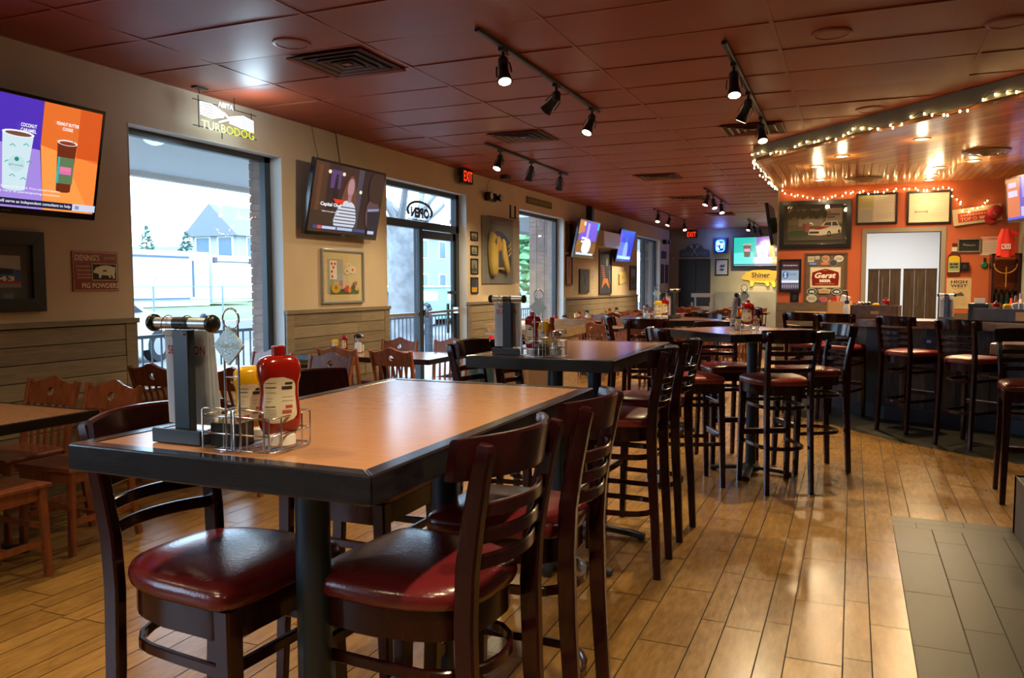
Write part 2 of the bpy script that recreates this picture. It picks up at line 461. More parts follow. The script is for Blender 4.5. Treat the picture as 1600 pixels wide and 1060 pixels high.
# ---- left wall with three windows, an added unseen one and an entrance
W0, W1, DR, W2, W3 = (-2.8, -.4), (4.36, 6.06), (7.86, 9.90), (11.78, 13.9), (19.3, 21.8)
wl = MB().mat(WALLP)
T = 0.20
def wseg(y0, y1, z0, z1): wl.bb(XL - T, y0, z0, XL, y1, z1 + (.03 if z1 == ZC else 0))
wseg(-3.2, W0[0], 0, ZC); wseg(W0[1], W1[0], 0, ZC); wseg(W1[1], DR[0], 0, ZC); wseg(DR[1], W2[0], 0, ZC); wseg(W2[1], W3[0], 0, ZC); wseg(W3[1], YB, 0, ZC)
for (a, b), s, h in ((W0, .62, 2.58), (W1, .62, 2.58), (W2, .62, 2.60), (W3, .62, 2.60)):
    wseg(a, b, 0, s); wseg(a, b, h, ZC)
wseg(DR[0], DR[1], 2.62, ZC)
wl.mat(JAMB)
for (a, b), s, h in ((W0, .62, 2.58), (W1, .62, 2.58), (DR, 0, 2.62), (W2, .62, 2.60), (W3, .62, 2.60)):
    wl.bb(XL - T, a - .001, s, XL + .002, a + .004, h); wl.bb(XL - T, b - .004, s, XL + .002, b + .001, h)
    wl.bb(XL - T, a, h - .004, XL + .002, b, h + .001)
    if s > 0: wl.bb(XL - T, a, s - .001, XL + .012, b, s + .006)
struct('wall_left', wl)
# boarded lower wall
for k, (a, b) in enumerate(((W0[1], W1[0]), (W1[1], DR[0]), (DR[1], W2[0]), (W2[1], W3[0]), (W3[1], YB))):
    w = MB().mat(GROUT); w.bb(XL, a, 0, XL + .012, b, 1.13)
    w.mat(WAINS); z = .10; r = random.Random(20 + k)
    while z < 1.11:
        y = a + .10
        while y < b - .10:
            y2 = min(b - .10, y + r.uniform(.9, 2.2))
            if b - .10 - y2 < .3: y2 = b - .10
            w.ct = r.random(); w.bb(XL + .012, y + .001, z + .002, XL + .026 + r.random() * .003, y2 - .001, min(z + .110, 1.125)); y = y2
        z += .114
    w.ct = .35
    for yy in (a, b - .10): w.bb(XL + .012, yy, 0, XL + .031, yy + .10, 1.13)
    struct('trim_%d' % (k + 1), w)
    c = MB().mat(WAINS); c.ct = .25; c.bb(XL, a - .01, 1.13, XL + .045, b + .01, 1.165); c.bb(XL, a + .1, 0, XL + .034, b - .1, .10)
    struct('baseboard_left_%d' % (k + 1), c)
# window frames and glass
def window(n, y0, y1, z0, z1, mull=()):
    x = XL - .155; f = MB().mat(DKFRAME); t = .05
    f.bb(x - .03, y0, z0, x + .03, y0 + t, z1); f.bb(x - .03, y1 - t - .03, z0, x + .03, y1, z1)
    f.bb(x - .03, y0, z1 - t, x + .03, y1, z1)
    f.mat(STEEL); f.bb(x - .03, y0, z0, x + .035, y1, z0 + .035)
    f.mat(DKFRAME)
    for m in mull: f.bb(x - .028, m - .03, z0, x + .028, m + .03, z1)
    o = struct('window_%d' % n, f)
    g = MB().mat(GLASS); g.bb(x - .003, y0 + t, z0 + .03, x + .003, y1 - t, z1 - t)
    g.build('pane', o); return o
window(1, W1[0], W1[1], .626, 2.576); window(2, W2[0], W2[1], .626, 2.596); window(3, W3[0], W3[1], .626, 2.596, (20.6,))
window(5, W0[0], W0[1], .626, 2.576, (-1.6,))  # unseen window added behind the camera for cool daylight on front edges
# entrance: transom above a fixed light and a glazed door
x = XL - .15; f = MB().mat(DKFRAME)
ym = 8.86; zt = 2.12
f.bb(x - .04, DR[0], 0, x + .04, DR[0] + .05, 2.615); f.bb(x - .04, DR[1] - .09, 0, x + .04, DR[1], 2.615)
f.bb(x - .04, DR[0], 2.56, x + .04, DR[1], 2.615); f.bb(x - .04, DR[0], zt - .02, x + .04, DR[1], zt + .07)
f.bb(x - .04, ym - .06, 0, x + .04, ym + .02, zt)
f.bb(x - .03, DR[0] + .05, 0, x + .03, ym - .06, .12)
f.mat(STEEL); f.bb(x - .02, DR[0] + .05, 1.02, x + .03, ym - .06, 1.06)
fr = struct('window_4', f)
g = MB().mat(GLASS); g.bb(x - .003, DR[0] + .05, zt + .07, x + .003, DR[1] - .09, 2.56); g.bb(x - .003, DR[0] + .05, .12, x + .003, ym - .06, zt - .02)
g.build('pane', fr)
d = MB().mat(DKFRAME); a, b = ym + .025, DR[1] - .095
d.bb(x - .02, a, .01, x + .02, a + .05, zt - .03); d.bb(x - .02, b - .05, .01, x + .02, b, zt - .03)
d.bb(x - .02, a, zt - .13, x + .02, b, zt - .03); d.bb(x - .02, a, .01, x + .02, b, .20)
dd = struct('door_1', d)
g = MB().mat(GLASS); g.bb(x - .003, a + .05, .20, x + .003, b - .05, zt - .13); g.build('pane', dd)
g = MB().mat(STEEL); g.tube([(x + .08, a + .02, 1.05), (x + .08, b - .02, 1.06)], .017, 8); g.bb(x + .015, a + .01, 1.02, x + .09, a + .05, 1.09); g.bb(x + .015, b - .05, 1.02, x + .09, b - .01, 1.10)
g.build('push_bar', dd, smooth=True)
g = MB().mat(BLACK); g.bb(x + .018, b - .22, 1.28, x + .05, b - .02, 1.32); g.bb(x - .05, b - .12, .75, x - .03, b - .07, 1.15); g.build('door_handle', dd)

# ---- back wall, dark doorway, low slab
wb = MB().mat(BACKP)
wb.bb(-5.07, YB, 0, -4.60, YB + .15, ZC + .03); wb.bb(-4.60, YB, 2.12, -3.70, YB + .15, ZC + .03); wb.bb(-3.70, YB, 0, -.9, YB + .15, ZC + .03)
struct('wall_back', wb)
w = MB().mat(P('slate_panel', (0.20, 0.19, 0.155), .5, noise=.2, nscale=2)); w.bb(-3.56, YB - .03, 0, -1.04, YB, 1.20); struct('trim_6', w)
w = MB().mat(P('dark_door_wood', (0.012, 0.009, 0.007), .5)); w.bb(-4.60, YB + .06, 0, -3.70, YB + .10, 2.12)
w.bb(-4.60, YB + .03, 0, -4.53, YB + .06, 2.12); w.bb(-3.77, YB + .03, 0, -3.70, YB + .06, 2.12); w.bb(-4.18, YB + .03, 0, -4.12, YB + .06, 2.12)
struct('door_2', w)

# ---- orange bar wall with the kitchen doorway
KX0, KX1, KZ = 0.16, 1.10, 2.13
wo = MB().mat(ORANGE)
wo.bb(XO, YO, 0, KX0, YO + .15, ZC); wo.bb(KX0, YO, KZ, KX1, YO + .15, ZC); wo.bb(KX1, YO, 0, 2.1, YO + .15, ZC)
struct('wall_bar', wo)
t = MB().mat(P('grey_brown_casing', (0.25, 0.215, 0.16), .5))
t.bb(KX0 - .06, YO - .02, 0, KX0, YO + .16, KZ + .06); t.bb(KX1, YO - .02, 0, KX1 + .06, YO + .16, KZ + .06); t.bb(KX0, YO - .02, KZ, KX1, YO + .16, KZ + .06)
struct('trim_7', t)
w = MB().mat(P('old_brown_boards', (0.11, 0.072, 0.038), .6, noise=.3, nscale=6, stretch=(1, 1, 6)))
w.bb(XO, YO - .03, 0, KX0 - .06, YO, 1.13); w.bb(KX1 + .06, YO - .03, 0, 2.02, YO, 1.0); struct('trim_8', w)
for k, (a, b) in enumerate(((KX0 + .03, .615), (.645, KX1 - .03))):
    w = MB().mat(P('swing_door_wood', (0.055, 0.036, 0.024), .4, noise=.35, nscale=5, stretch=(8, 8, 1)))
    n = 3
    for i in range(n): w.bb(a + (b - a) * i / n + .002, YO + .04, .30, a + (b - a) * (i + 1) / n - .002, YO + .075, 1.60)
    w.bb(a, YO + .035, 1.60, b, YO + .08, 1.62)
    o = struct('door_%d' % (k + 3), w)
    h = MB().mat(STEEL); h.bb((a + b) / 2 - .03, YO + .03, 1.1, (a + b) / 2 - .015, YO + .04, 1.5); h.build('door_handle', o)
# kitchen seen through the doorway
KW = P('white_kitchen_tile', (0.80, 0.82, 0.82), .4)
k_ = MB().mat(KW)
k_.bb(XO, YO + .15, 0, XO + .05, 16.5, ZC); k_.bb(XO, 16.5, 0, 2.1, 16.6, ZC + .03)
k_.bb(XO + .05, YO + .15, 2.60, 2.05, 16.5, 2.64)
k_.mat(BACKP); k_.bb(XO - .02, YO, 0, XO, YB, ZC + .03)
struct('wall_kitchen', k_)
# ---- right and rear walls
wr = MB().mat(BACKP)
wr.bb(2.02, 9.2, 0, 2.12, 16.6, ZC + .03); wr.bb(2.02, 9.1, 0, 3.7, 9.2, ZC + .03); wr.bb(3.6, -3.2, 0, 3.75, 9.2, ZC + .03)
struct('wall_right', wr)
w = MB().mat(WALLP); w.bb(-5.07, -3.2, 0, 3.75, -3.05, ZC + .03); struct('wall_rear', w)

# ---- dropped pine ceiling over the bar with its grey fascia
ZS = 2.812
SA, SB = (-1.043, 9.454), (3.6, 4.274)
sd = Vector((SB[0] - SA[0], SB[1] - SA[1])).normalized(); ang = math.atan2(sd.y, sd.x)
so = MB().mat(P('dark_groove', (0.05, 0.025, 0.01), .6))
so.flat([SA, (XO, YO), (3.6, YO), SB], ZS + .004)
so.mat(PINE)
boards(so, [SA, SB, (3.6, 11.95), (XO, 9.95)], ang, [.085], 3.2, .0022, ZS, 4, down=True)
boards(so, [(XO, 9.95), (3.6, 11.95), (3.6, YO), (XO, YO)], PI / 2, [.085], 5.0, .003, ZS, 6, down=True)
so.mat(GREYT)
nrm = Vector((sd.y, -sd.x)) * .03
so.prism([SA, (SA[0] + nrm.x, SA[1] + nrm.y), (SB[0] + nrm.x, SB[1] + nrm.y), SB], ZS - .004, ZC - .003)
so.bb(XO - .03, SA[1], ZS - .004, XO, YO, ZC - .003)
so.mat(PINE); so.bb(XO, SA[1] + .02, ZS - .03, XO + .03, YO, ZS)
so.prism([(SA[0] + .02, SA[1]), (SB[0], SB[1] + .03), (SB[0], SB[1] + .06), (SA[0] + .02, SA[1] + .03)], ZS - .03, ZS)
struct('ceiling_bar', so)

# ================================================================== bar stools
def dshape(sx, sy0, sy1, k=1.0):
    """seat outline: squarish front (+y), rounded rear (-y), counter-clockwise"""
    pts = []
    for i in range(28):
        a = 2 * PI * i / 28; c, s = math.cos(a), math.sin(a)
        if s >= 0: p = 0.20; x = math.copysign(abs(c) ** p, c) * sx; y = math.copysign(abs(s) ** p, s) * sy1
        else: p = 0.62; x = math.copysign(abs(c) ** p, c) * sx; y = -abs(s) ** p * sy0
        if y < 0: x *= 1 - 0.14 * (-y / sy0)
        pts.append((x * k, y * k))
    return pts
def bowed(x0, x1, y, bow, z, n=10):
    return [(x0 + (x1 - x0) * i / n, y - bow * (1 - (2 * i / n - 1) ** 2), z) for i in range(n + 1)]
def make_stool(vinyl):
    t = thing('bar_stool', 'stool', 'bar stool')
    # upholstered seat
    m = new(vinyl); prof = [(.60, .724), (.985, .724), (1.0, .730), (1.01, .742), (1.0, .755), (.965, .765), (.88, .773), (.72, .779), (.45, .784), (.15, .785)]
    m.rings([[(x, y, z) for x, y in dshape(.198, .200, .205, k)] for k, z in prof])
    m.build('seat', t, smooth=True, sharp=1.2)
    m = new(MAHOG); o1 = dshape(.184, .186, .192); o2 = dshape(.164, .166, .172)
    n = len(o1); m.rings([[(x, y, .655) for x, y in o2], [(x, y, .655) for x, y in o1], [(x, y, .722) for x, y in o1], [(x, y, .722) for x, y in o2]], cap=False)
    m.build('seat_frame', t, smooth=True, sharp=.6)
    def sec(w0, w1):
        def f(u):
            w = w0 + (w1 - w0) * u; a = w / 2; c = a * .25
            return [(-a + c, -a), (a - c, -a), (a, -a + c), (a, a - c), (a - c, a), (-a + c, a), (-a, a - c), (-a, -a + c)]
        return f
    for s in (-1, 1):
        m = new(MAHOG); m.sweep([(s * .176, .196, 0), (s * .172, .188, .30), (s * .165, .175, .722)], sec(.032, .046), up=(0, 1, 0))
        m.build('leg', t, smooth=True, sharp=.5)
    for s in (-1, 1):
        m = new(MAHOG)
        pth = [(s * .154, -.235, 0), (s * .152, -.222, .25), (s * .150, -.206, .50), (s * .150, -.200, .70), (s * .152, -.206, .82), (s * .157, -.224, .93), (s * .163, -.248, 1.04), (s * .165, -.258, 1.078), (s * .165, -.260, 1.088)]
        def f(u):
            w = .030; d = .036 + .012 * math.sin(min(1, u * 1.25) * PI) ; k = 1.0 if u < .99 else .72
            a, b = w / 2 * k, d / 2 * k; c = .005
            return [(-a + c, -b), (a - c, -b), (a, -b + c), (a, b - c), (a - c, b), (-a + c, b), (-a, b - c), (-a, -b + c)]
        m.sweep(pth, f, up=(0, 1, 0)); m.build('back_post', t, smooth=True, sharp=.5)
    # curved crest rail, in front of the posts
    m = new(MAHOG); R = []; N = 14
    for i in range(N + 1):
        u = 2 * i / N - 1; x = .196 * u; y = -.178 - .080 * (1 - u * u); zt = 1.098 + .006 * (1 - u * u); zb = 1.012
        e = 0.010
        R.append([(x, y - e - .012, zb), (x, y + e - .012, zb), (x, y + e - .026, zt - .006), (x, y + e * .5 - .028, zt), (x, y - e * .5 - .028, zt), (x, y - e - .026, zt - .006)])
    m.rings(R); m.build('crest_rail', t, smooth=True, sharp=.6)
    for z, y in ((.945, -.222), (.888, -.212), (.832, -.203)):
        m = new(MAHOG); m.bar(bowed(-.152, .152, y, .045, z), .013, .030); m.build('back_slat', t, smooth=True, sharp=.5)
    # bentwood hoops and the front foot bar
    for z, k in ((.575, .0), (.300, .008)):
        pth = [(-.158, .170, z), (-.154, .0, z), (-.148, -.09, z)]
        for i in range(1, 8):
            a = PI + PI * i / 8; pth.append((.147 * math.cos(a), -.09 + .112 * math.sin(a), z))
        pth += [(.148, -.09, z), (.154, .0, z), (.158, .170, z)]
        m = new(MAHOG); m.bar(pth, .014, .026); m.build('hoop', t, smooth=True, sharp=.5)
    m = new(MAHOG); m.bb(-.170, .178, .335, .170, .200, .372); o = m.build('foot_bar', t, bevel=.003)
    m = new(STEEL); m.bb(-.15, .180, .372, .15, .202, .3755); m.build('foot_plate', o)
    m = new(MAHOG); m.bb(-.165, .168, .575, .165, .184, .600); m.build('stretcher', t, bevel=.003)
    return t
stoolA = make_stool(VINYL); stoolB = make_stool(VINYL2)
_us = {}
def stool(bx, by, fx, fy, label, kind='A', group=None):
    """bx,by: middle of the back; fx,fy: the way the sitter faces"""
    pr = stoolA if kind == 'A' else stoolB
    L = math.hypot(fx, fy); fx /= L; fy /= L
    o = place(pr, _us.get(kind), label, bx + fx * .235, by + fy * .235, math.atan2(-fx, fy), group=group)
    _us[kind] = True
    return o
GT = 'bar stools around the high tables'
stool(-1.590, 1.475, 1, -.07, 'nearest left bar stool, mahogany with glossy burgundy seat, back behind the table stand', group=GT)
stool(-.665, 1.58, -1, .08, 'nearest right bar stool, burgundy vinyl seat half lit red, worn corner', group=GT)
stool(-1.745, 2.27, 1, 0, 'bar stool whose seat shows under the nearest tabletop, far left side', group=GT)
stool(-.650, 2.12, -1, -.03, 'second bar stool on the right side of the nearest high table', group=GT)
stool(-1.93, 3.93, 1, 0, 'bar stool on the left of the second high table, nearer the window', group=GT)
stool(-1.88, 4.35, 1, .05, 'bar stool at the second high table, slats seen below its caddy', group=GT)
stool(-.83, 3.865, -1, -.03, 'nearer bar stool on the right of the second high table, slender seat in warm-lit red', 'B', GT)
stool(-.83, 4.46, -1, .05, 'farther bar stool on the right of the second high table', group=GT)
stool(-.362, 5.57, -.46, .85, 'bar stool seen from behind in front of the square pedestal table', 'B', GT)
stool(-.08, 6.56, -.85, -.50, 'bar stool with pale shiny seat on the right of the square pedestal table', group=GT)
stool(-1.26, 5.55, .75, .40, 'bar stool with broad seat in warm-lit red left of the square pedestal table', 'B', GT)
stool(-1.03, 6.72, .45, -.80, 'bar stool behind the square pedestal table, facing the camera', group=GT)
stool(-2.19, 7.60, .9, .35, 'bar stool with window light on its back, left of the farthest high table', group=GT)
stool(-1.66, 6.95, -.3, .9, 'bar stool seen from behind before the farthest high table', group=GT)
stool(-1.42, 8.45, -.1, -1, 'bar stool behind the farthest high table', group=GT)
GB = 'bar stools along the bar counter'
stool(-.52, 9.10, .30, .95, 'bar stool at the left end of the bar counter', 'B', GB)
stool(-.17, 8.83, .30, .95, 'bar stool second from the left end of the bar counter', 'B', GB)
stool(.36, 8.32, .62, .78, 'bar stool at the bar front, left of the blue outlet box', 'B', GB)
stool(.81, 7.74, .62, .78, 'bar stool at the bar front, right of the blue outlet box', 'B', GB)
stool(1.08, 6.28, 0, -1, 'bar stool at the right edge beside the live-edge side counter', 'A', GB)
stool(-1.12, 10.8, 1, .1, 'bar stool seen edge-on by the brown boards, far bar end', 'A', GB)

# ================================================================== high tables
def make_table(w, l, top, cols, label, cat='high table', t=.055, name='high_table', rz=0, loc=(0, 0, 0), zt=1.07, feet=True, edge=.040, group=None):
    o = thing(name, label, cat, loc, rz, group)
    m = new(top); m.bb(-w / 2 + edge, -l / 2 + edge, zt - t + .003, w / 2 - edge, l / 2 - edge, zt); m.build('tabletop', o)
    m = new(EDGE); e = edge; x, y = w / 2, l / 2; c = .006
    for P_ in ([(-x, -y), (x, -y), (x - e, -y + e), (-x + e, -y + e)], [(x, -y), (x, y), (x - e, y - e), (x - e, -y + e)], [(x, y), (-x, y), (-x + e, y - e), (x - e, y - e)], [(-x, y), (-x, -y), (-x + e, -y + e), (-x + e, y - e)]):
        m.prism(P_, zt - t, zt + .0015)
    m.build('edge_band', o, bevel=.004)
    for cx, cy in cols:
        m = new(POST); m.cyl((cx, cy, .03), (cx, cy, zt - t - .01), .038, n=24)
        m.lathe([(.10, zt - t - .012), (.10, zt - t)], (cx, cy, 0), 16); p = m.build('pedestal', o, smooth=True, sharp=.6)
        b = new(BLACKM); b.lathe([(.06, .02), (.075, .03), (.07, .055), (.045, .075)], (cx, cy, 0), 20)
        n = 4
        for k in range(n):
            a = PI / 4 + k * PI / 2 if len(cols) == 1 else (0, PI, PI / 2, -PI / 2)[k]
            L = .29 if (len(cols) == 1 or k < 2) else .14
            d = Vector((math.cos(a), math.sin(a), 0)); c0 = Vector((cx, cy, 0))
            b.bar([c0 + d * .04 + Vector((0, 0, .045)), c0 + d * (L * .7) + Vector((0, 0, .032)), c0 + d * L + Vector((0, 0, .018))], .052, .026)
            b.cyl(c0 + d * (L - .02) + Vector((0, 0, 0)), c0 + d * (L - .02) + Vector((0, 0, .02)), .022, n=10)
        b.build('pedestal_base', p, smooth=True, sharp=.6)
    return o
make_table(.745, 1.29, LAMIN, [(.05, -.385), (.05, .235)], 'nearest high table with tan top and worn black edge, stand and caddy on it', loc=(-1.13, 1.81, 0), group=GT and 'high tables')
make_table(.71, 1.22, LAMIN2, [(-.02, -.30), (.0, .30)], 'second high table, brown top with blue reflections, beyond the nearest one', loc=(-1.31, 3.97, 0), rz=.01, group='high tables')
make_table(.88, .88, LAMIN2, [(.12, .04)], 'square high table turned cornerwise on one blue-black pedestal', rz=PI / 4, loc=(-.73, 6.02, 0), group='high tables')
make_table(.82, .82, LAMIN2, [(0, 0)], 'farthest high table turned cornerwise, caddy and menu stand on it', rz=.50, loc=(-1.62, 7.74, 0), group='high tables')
# ledge at the right edge of the picture
o = thing('side_counter', 'live-edge wooden side counter at the right edge of the picture', 'counter', (0, 0, 0))
m = new(LIVE); m.prism(chaikin([(.86, 6.55), (1.0, 6.38), (2.4, 6.34), (2.4, 7.1), (1.2, 7.08)], 1), .905, .985); m.build('slab', o, bevel=.008)
m = new(CHAR)
for i in range(9): m.ct = (i * .37) % 1; m.bb(1.30 + i * .12, 6.62, 0, 1.415 + i * .12, 6.66, .905)
m.bb(1.30, 6.66, 0, 2.38, 7.0, .9); m.build('base_boards', o)

# ================================================================== wooden dining chairs
def make_chair():
    t = thing('dining_chair', 'chair', 'dining chair')
    m = new(CHERRY); R = []
    out = chaikin([(-.205, .20), (-.19, -.20), (.19, -.20), (.205, .20)], 0)
    for k, z in ((.93, .432), (1.0, .438), (1.0, .452), (.97, .458)): R.append([(x * k, y * k, z) for x, y in [(-.21, .21), (-.19, -.20), (.19, -.20), (.21, .21)]])
    m.rings(R); m.build('seat', t, bevel=.004)
    m = new(CHERRY); m.bb(-.18, .165, .375, .18, .185, .433); m.bb(-.18, -.19, .375, .18, -.17, .433); m.bb(-.18, -.18, .375, -.16, .18, .433); m.bb(.16, -.18, .375, .18, .18, .433); m.build('seat_frame', t)
    for s in (-1, 1):
        m = new(CHERRY); m.bar([(s * .185, .19, 0), (s * .180, .175, .433)], .036, .036, up=(0, 1, 0)); m.build('leg', t)
        m = new(CHERRY); m.bar([(s * .185, -.235, 0), (s * .183, -.195, .25), (s * .183, -.180, .45), (s * .190, -.205, .62), (s * .200, -.262, .835)], .026, .040, up=(0, 1, 0)); m.build('back_post', t)
    # crest with the round hole
    m = new(CHERRY); lean = math.atan2(.262 - .222, .835 - .70); base = Vector((0, -.232, .725))
    m.T = Matrix.Translation(base) @ Matrix.Rotation(PI / 2 + lean, 4, 'X')
    hy, hr = .045, .026
    top = lambda x: .110 + (.032 * (math.cos(x / .10 * PI) + 1) / 2 if abs(x) < .10 else 0) - (.012 * math.sin((abs(x) - .10) / .105 * PI) if abs(x) > .10 else 0)
    for s in (-1, 1):
        arc = [(s * hr * math.sin(PI * i / 8), hy + hr * math.cos(PI * i / 8)) for i in range(9)]
        tp = [(s * .205 * (1 - i / 12), top(.205 * (1 - i / 12))) for i in range(13)]
        poly = [(0, -.03), (s * .205, -.03)] + tp + arc
        if s < 0: poly = poly[::-1]
        m.prism(poly, -.010, .010)
    m.build('crest', t)
    for i in range(5):
        x = (-.120 + .06 * i)
        m = new(CHERRY); m.bar([(x * .95, -.183, .455), (x, -.197, .60), (x * 1.05, -.226, .70)], .022, .012, up=(0, 1, 0)); m.build('back_slat', t)
    m = new(CHERRY)
    for s in (-1, 1): m.bb(s * .183 - .009, -.20, .155, s * .183 + .009, .18, .185)
    m.bb(-.183, -.02, .160, .183, 0, .182); m.bb(-.183, .165, .235, .183, .183, .262); m.build('stretcher', t)
    return t
chair0 = make_chair(); _ch = False
def chair(x, y, rz, label, group):
    global _ch
    o = place(chair0, _ch, label, x, y, rz, group=group); _ch = True
    return o
def low_table(x0, y0, x1, y1, label, group):
    o = thing('dining_table', label, 'dining table', ((x0 + x1) / 2, (y0 + y1) / 2, 0), 0, group)
    w, l = (x1 - x0), (y1 - y0)
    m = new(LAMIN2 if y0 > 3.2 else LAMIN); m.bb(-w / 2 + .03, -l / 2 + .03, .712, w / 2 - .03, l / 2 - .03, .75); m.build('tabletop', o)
    m = new(EDGE)
    for q in ((-w / 2, -l / 2, w / 2, -l / 2 + .03), (-w / 2, l / 2 - .03, w / 2, l / 2), (-w / 2, -l / 2 + .03, -w / 2 + .03, l / 2 - .03), (w / 2 - .03, -l / 2 + .03, w / 2, l / 2 - .03)): m.bb(q[0], q[1], .705, q[2], q[3], .7515)
    m.build('edge_band', o)
    m = new(BLACKM); m.cyl((0, 0, .04), (0, 0, .71), .038, n=16); p = m.build('pedestal', o, smooth=True)
    m = new(BLACKM)
    for k in range(4):
        a = PI / 4 + k * PI / 2; d = Vector((math.cos(a), math.sin(a), 0))
        m.bar([d * .03 + Vector((0, 0, .05)), d * .30 + Vector((0, 0, .02))], .05, .03); m.cyl(d * .28, d * .28 + Vector((0, 0, .02)), .02, n=8)
    m.build('pedestal_base', p)
    return o
GW = 'wooden dining chairs by the windows'; GTB = 'low dining tables by the windows'
low_table(-4.76, 2.26, -3.62, 3.00, 'tan-topped low dining table at the left edge of the picture', GTB)
chair(-4.40, 3.08, PI, 'red-brown chair against the boards behind the leftmost low table', GW)
chair(-3.88, 3.06, PI, 'red-brown chair at the right corner behind the leftmost low table', GW)
chair(-3.74, 2.44, 0, 'chair at the left edge, its square wooden seat nearest the camera', GW)
low_table(-4.76, 4.42, -3.55, 5.14, 'low dining table under the first big window', GTB)
chair(-4.50, 4.42, 0, 'dark backlit chair left of the menu stand, before the first window', GW)
chair(-3.78, 4.42, 0, 'dark backlit chair behind the wire caddy, before the first window', GW)
chair(-4.50, 5.18, PI, 'pale-lit chair below the right side of the first window', GW)
chair(-3.86, 5.12, PI, 'lilac-lit chair behind the red ketchup bottle', GW)
low_table(-4.78, 6.12, -3.38, 6.86, 'low dining table with shakers between window and entrance', GTB)
chair(-4.24, 6.24, 0, 'brown chair back to back with the lilac-lit chair', GW)
chair(-3.68, 6.24, 0, 'brown slatted chair standing in front of the low table by the entrance', GW)
chair(-4.30, 6.92, PI, 'chair behind the low table by the entrance, left of the door post', GW)
chair(-3.76, 7.06, PI, 'chair behind the low table by the entrance, right of the door post', GW)
# rows towards the back of the room
GF = 'wooden dining chairs at the back of the room'; GFT = 'low dining tables at the back of the room'
rows = [(-3.62, 11.5, 'beside the second window'), (-3.9, 13.6, 'under the narrow framed prints'), (-3.9, 15.6, 'under the wall heater'), (-3.9, 17.6, 'under the angled television'), (-3.9, 19.6, 'by the last window')]
for i, (x, y, w) in enumerate(rows):
    low_table(x - .85, y, x + .45, y + .74, 'low dining table ' + w, GFT)
    for q, (dx, dy, r, s) in enumerate(((-.45, .0, 0, 'wall-side near chair'), (.12, .0, 0, 'aisle-side near chair'), (-.45, .76, PI, 'wall-side far chair'), (.12, .76, PI, 'aisle-side far chair'))):
        chair(x + dx, y + dy, r + (i * 7 % 5 - 2) * .03, s + ' of the table ' + w, GF)
mid = [(-2.2, 10.6, 'nearest of the aisle tables'), (-2.1, 13.2, 'in the middle of the back room'), (-2.3, 16.2, 'near the low slate panel'), (-2.4, 19.2, 'right before the back wall')]
for i, (x, y, w) in enumerate(mid):
    low_table(x - .6, y, x + .6, y + .74, 'low dining table ' + w, GFT)
    for q, (dx, dy, r, s) in enumerate(((-.3, -.02, 0, 'near left chair'), (.3, -.02, 0, 'near right chair'), (-.3, .78, PI, 'far left chair'), (.3, .78, PI, 'far right chair'))):
        chair(x + dx, y + dy, r + (i * 5 % 4 - 1.5) * .05, s + ' of the table ' + w, GF)

# ================================================================== the bar
bar_edge = [(-.72, 11.4), (-.64, 10.4), (-.36, 9.62), (.08, 9.02), (.60, 8.78), (1.12, 8.62), (1.50, 8.28), (2.3, 7.55), (3.5, 6.6)]
def offset(pl, d):
    out = []
    for i, p in enumerate(pl):
        a = Vector(pl[max(i - 1, 0)]); b = Vector(pl[min(i + 1, len(pl) - 1)]); t = (b - a).normalized()
        out.append((p[0] - t.y * d, p[1] + t.x * d))
    return out
be = chaikin(bar_edge, 1, False); be = [bar_edge[0]] + be + [bar_edge[-1]]
o = thing('bar_counter', 'bar counter with live-edge top over charred upright boards', 'bar counter', (0, 0, 0))
m = new(LIVE); inn = offset(be, .62)
for i in range(len(be) - 1):
    q = [be[i], be[i + 1], inn[i + 1], inn[i]]; m.prism(q, .965, 1.04)
m.build('counter_slab', o)
f0 = offset(be, .24); f1 = offset(be, .30); m = MB().mat(CHAR); r = random.Random(5)
k = 0
for i in range(len(f0) - 1):
    a, b = Vector(f0[i]), Vector(f0[i + 1]); a1, b1 = Vector(f1[i]), Vector(f1[i + 1]); L = (b - a).length; n = max(1, round(L / .14))
    for j in range(n):
        u0, u1 = j / n + .008, (j + 1) / n - .008; m.ct = r.random()
        q = [a.lerp(b, u0), a.lerp(b, u1), a1.lerp(b1, u1), a1.lerp(b1, u0)]; m.prism([tuple(p) for p in q], .02, .965)
m.build('front_boards', o)
m = new(BLACKM); g0 = offset(be, .30); g1 = offset(be, .34)
for i in range(len(g0) - 1): m.prism([g0[i], g0[i + 1], g1[i + 1], g1[i]], 0, .96)
m.build('bar_frame', o)
m = new(P('bar_toe_board', (.02, .03, .045), .5)); g0 = offset(be, .21); g1 = offset(be, .24)
for i in range(len(g0) - 1): m.prism([g0[i], g0[i + 1], g1[i + 1], g1[i]], 0, .14)
m.build('toe_board', o)
m = new(P('amber_panel_wood', (.50, .24, .075), .35, noise=.25, nscale=4)); m.prism([(-.74, 9.98), (-.40, 9.33), (-.36, 9.35), (-.70, 10.0)], .45, .93)
m.mat(C('3a2412', .5)); m.build('end_panel', o)
t = MB().mat(P('blue_box_metal', (.01, .03, .10), .4)); t.bb(-.06, -.015, -.035, .06, .015, .035); t.mat(C('a8b4c4')); t.bb(-.02, -.017, -.015, .02, -.014, .012)
o = t.build('outlet_box'); o.location = (.70, 8.86, .84); o.rotation_euler = (0, 0, -.32); o.parent = bpy.data.objects['bar_counter']
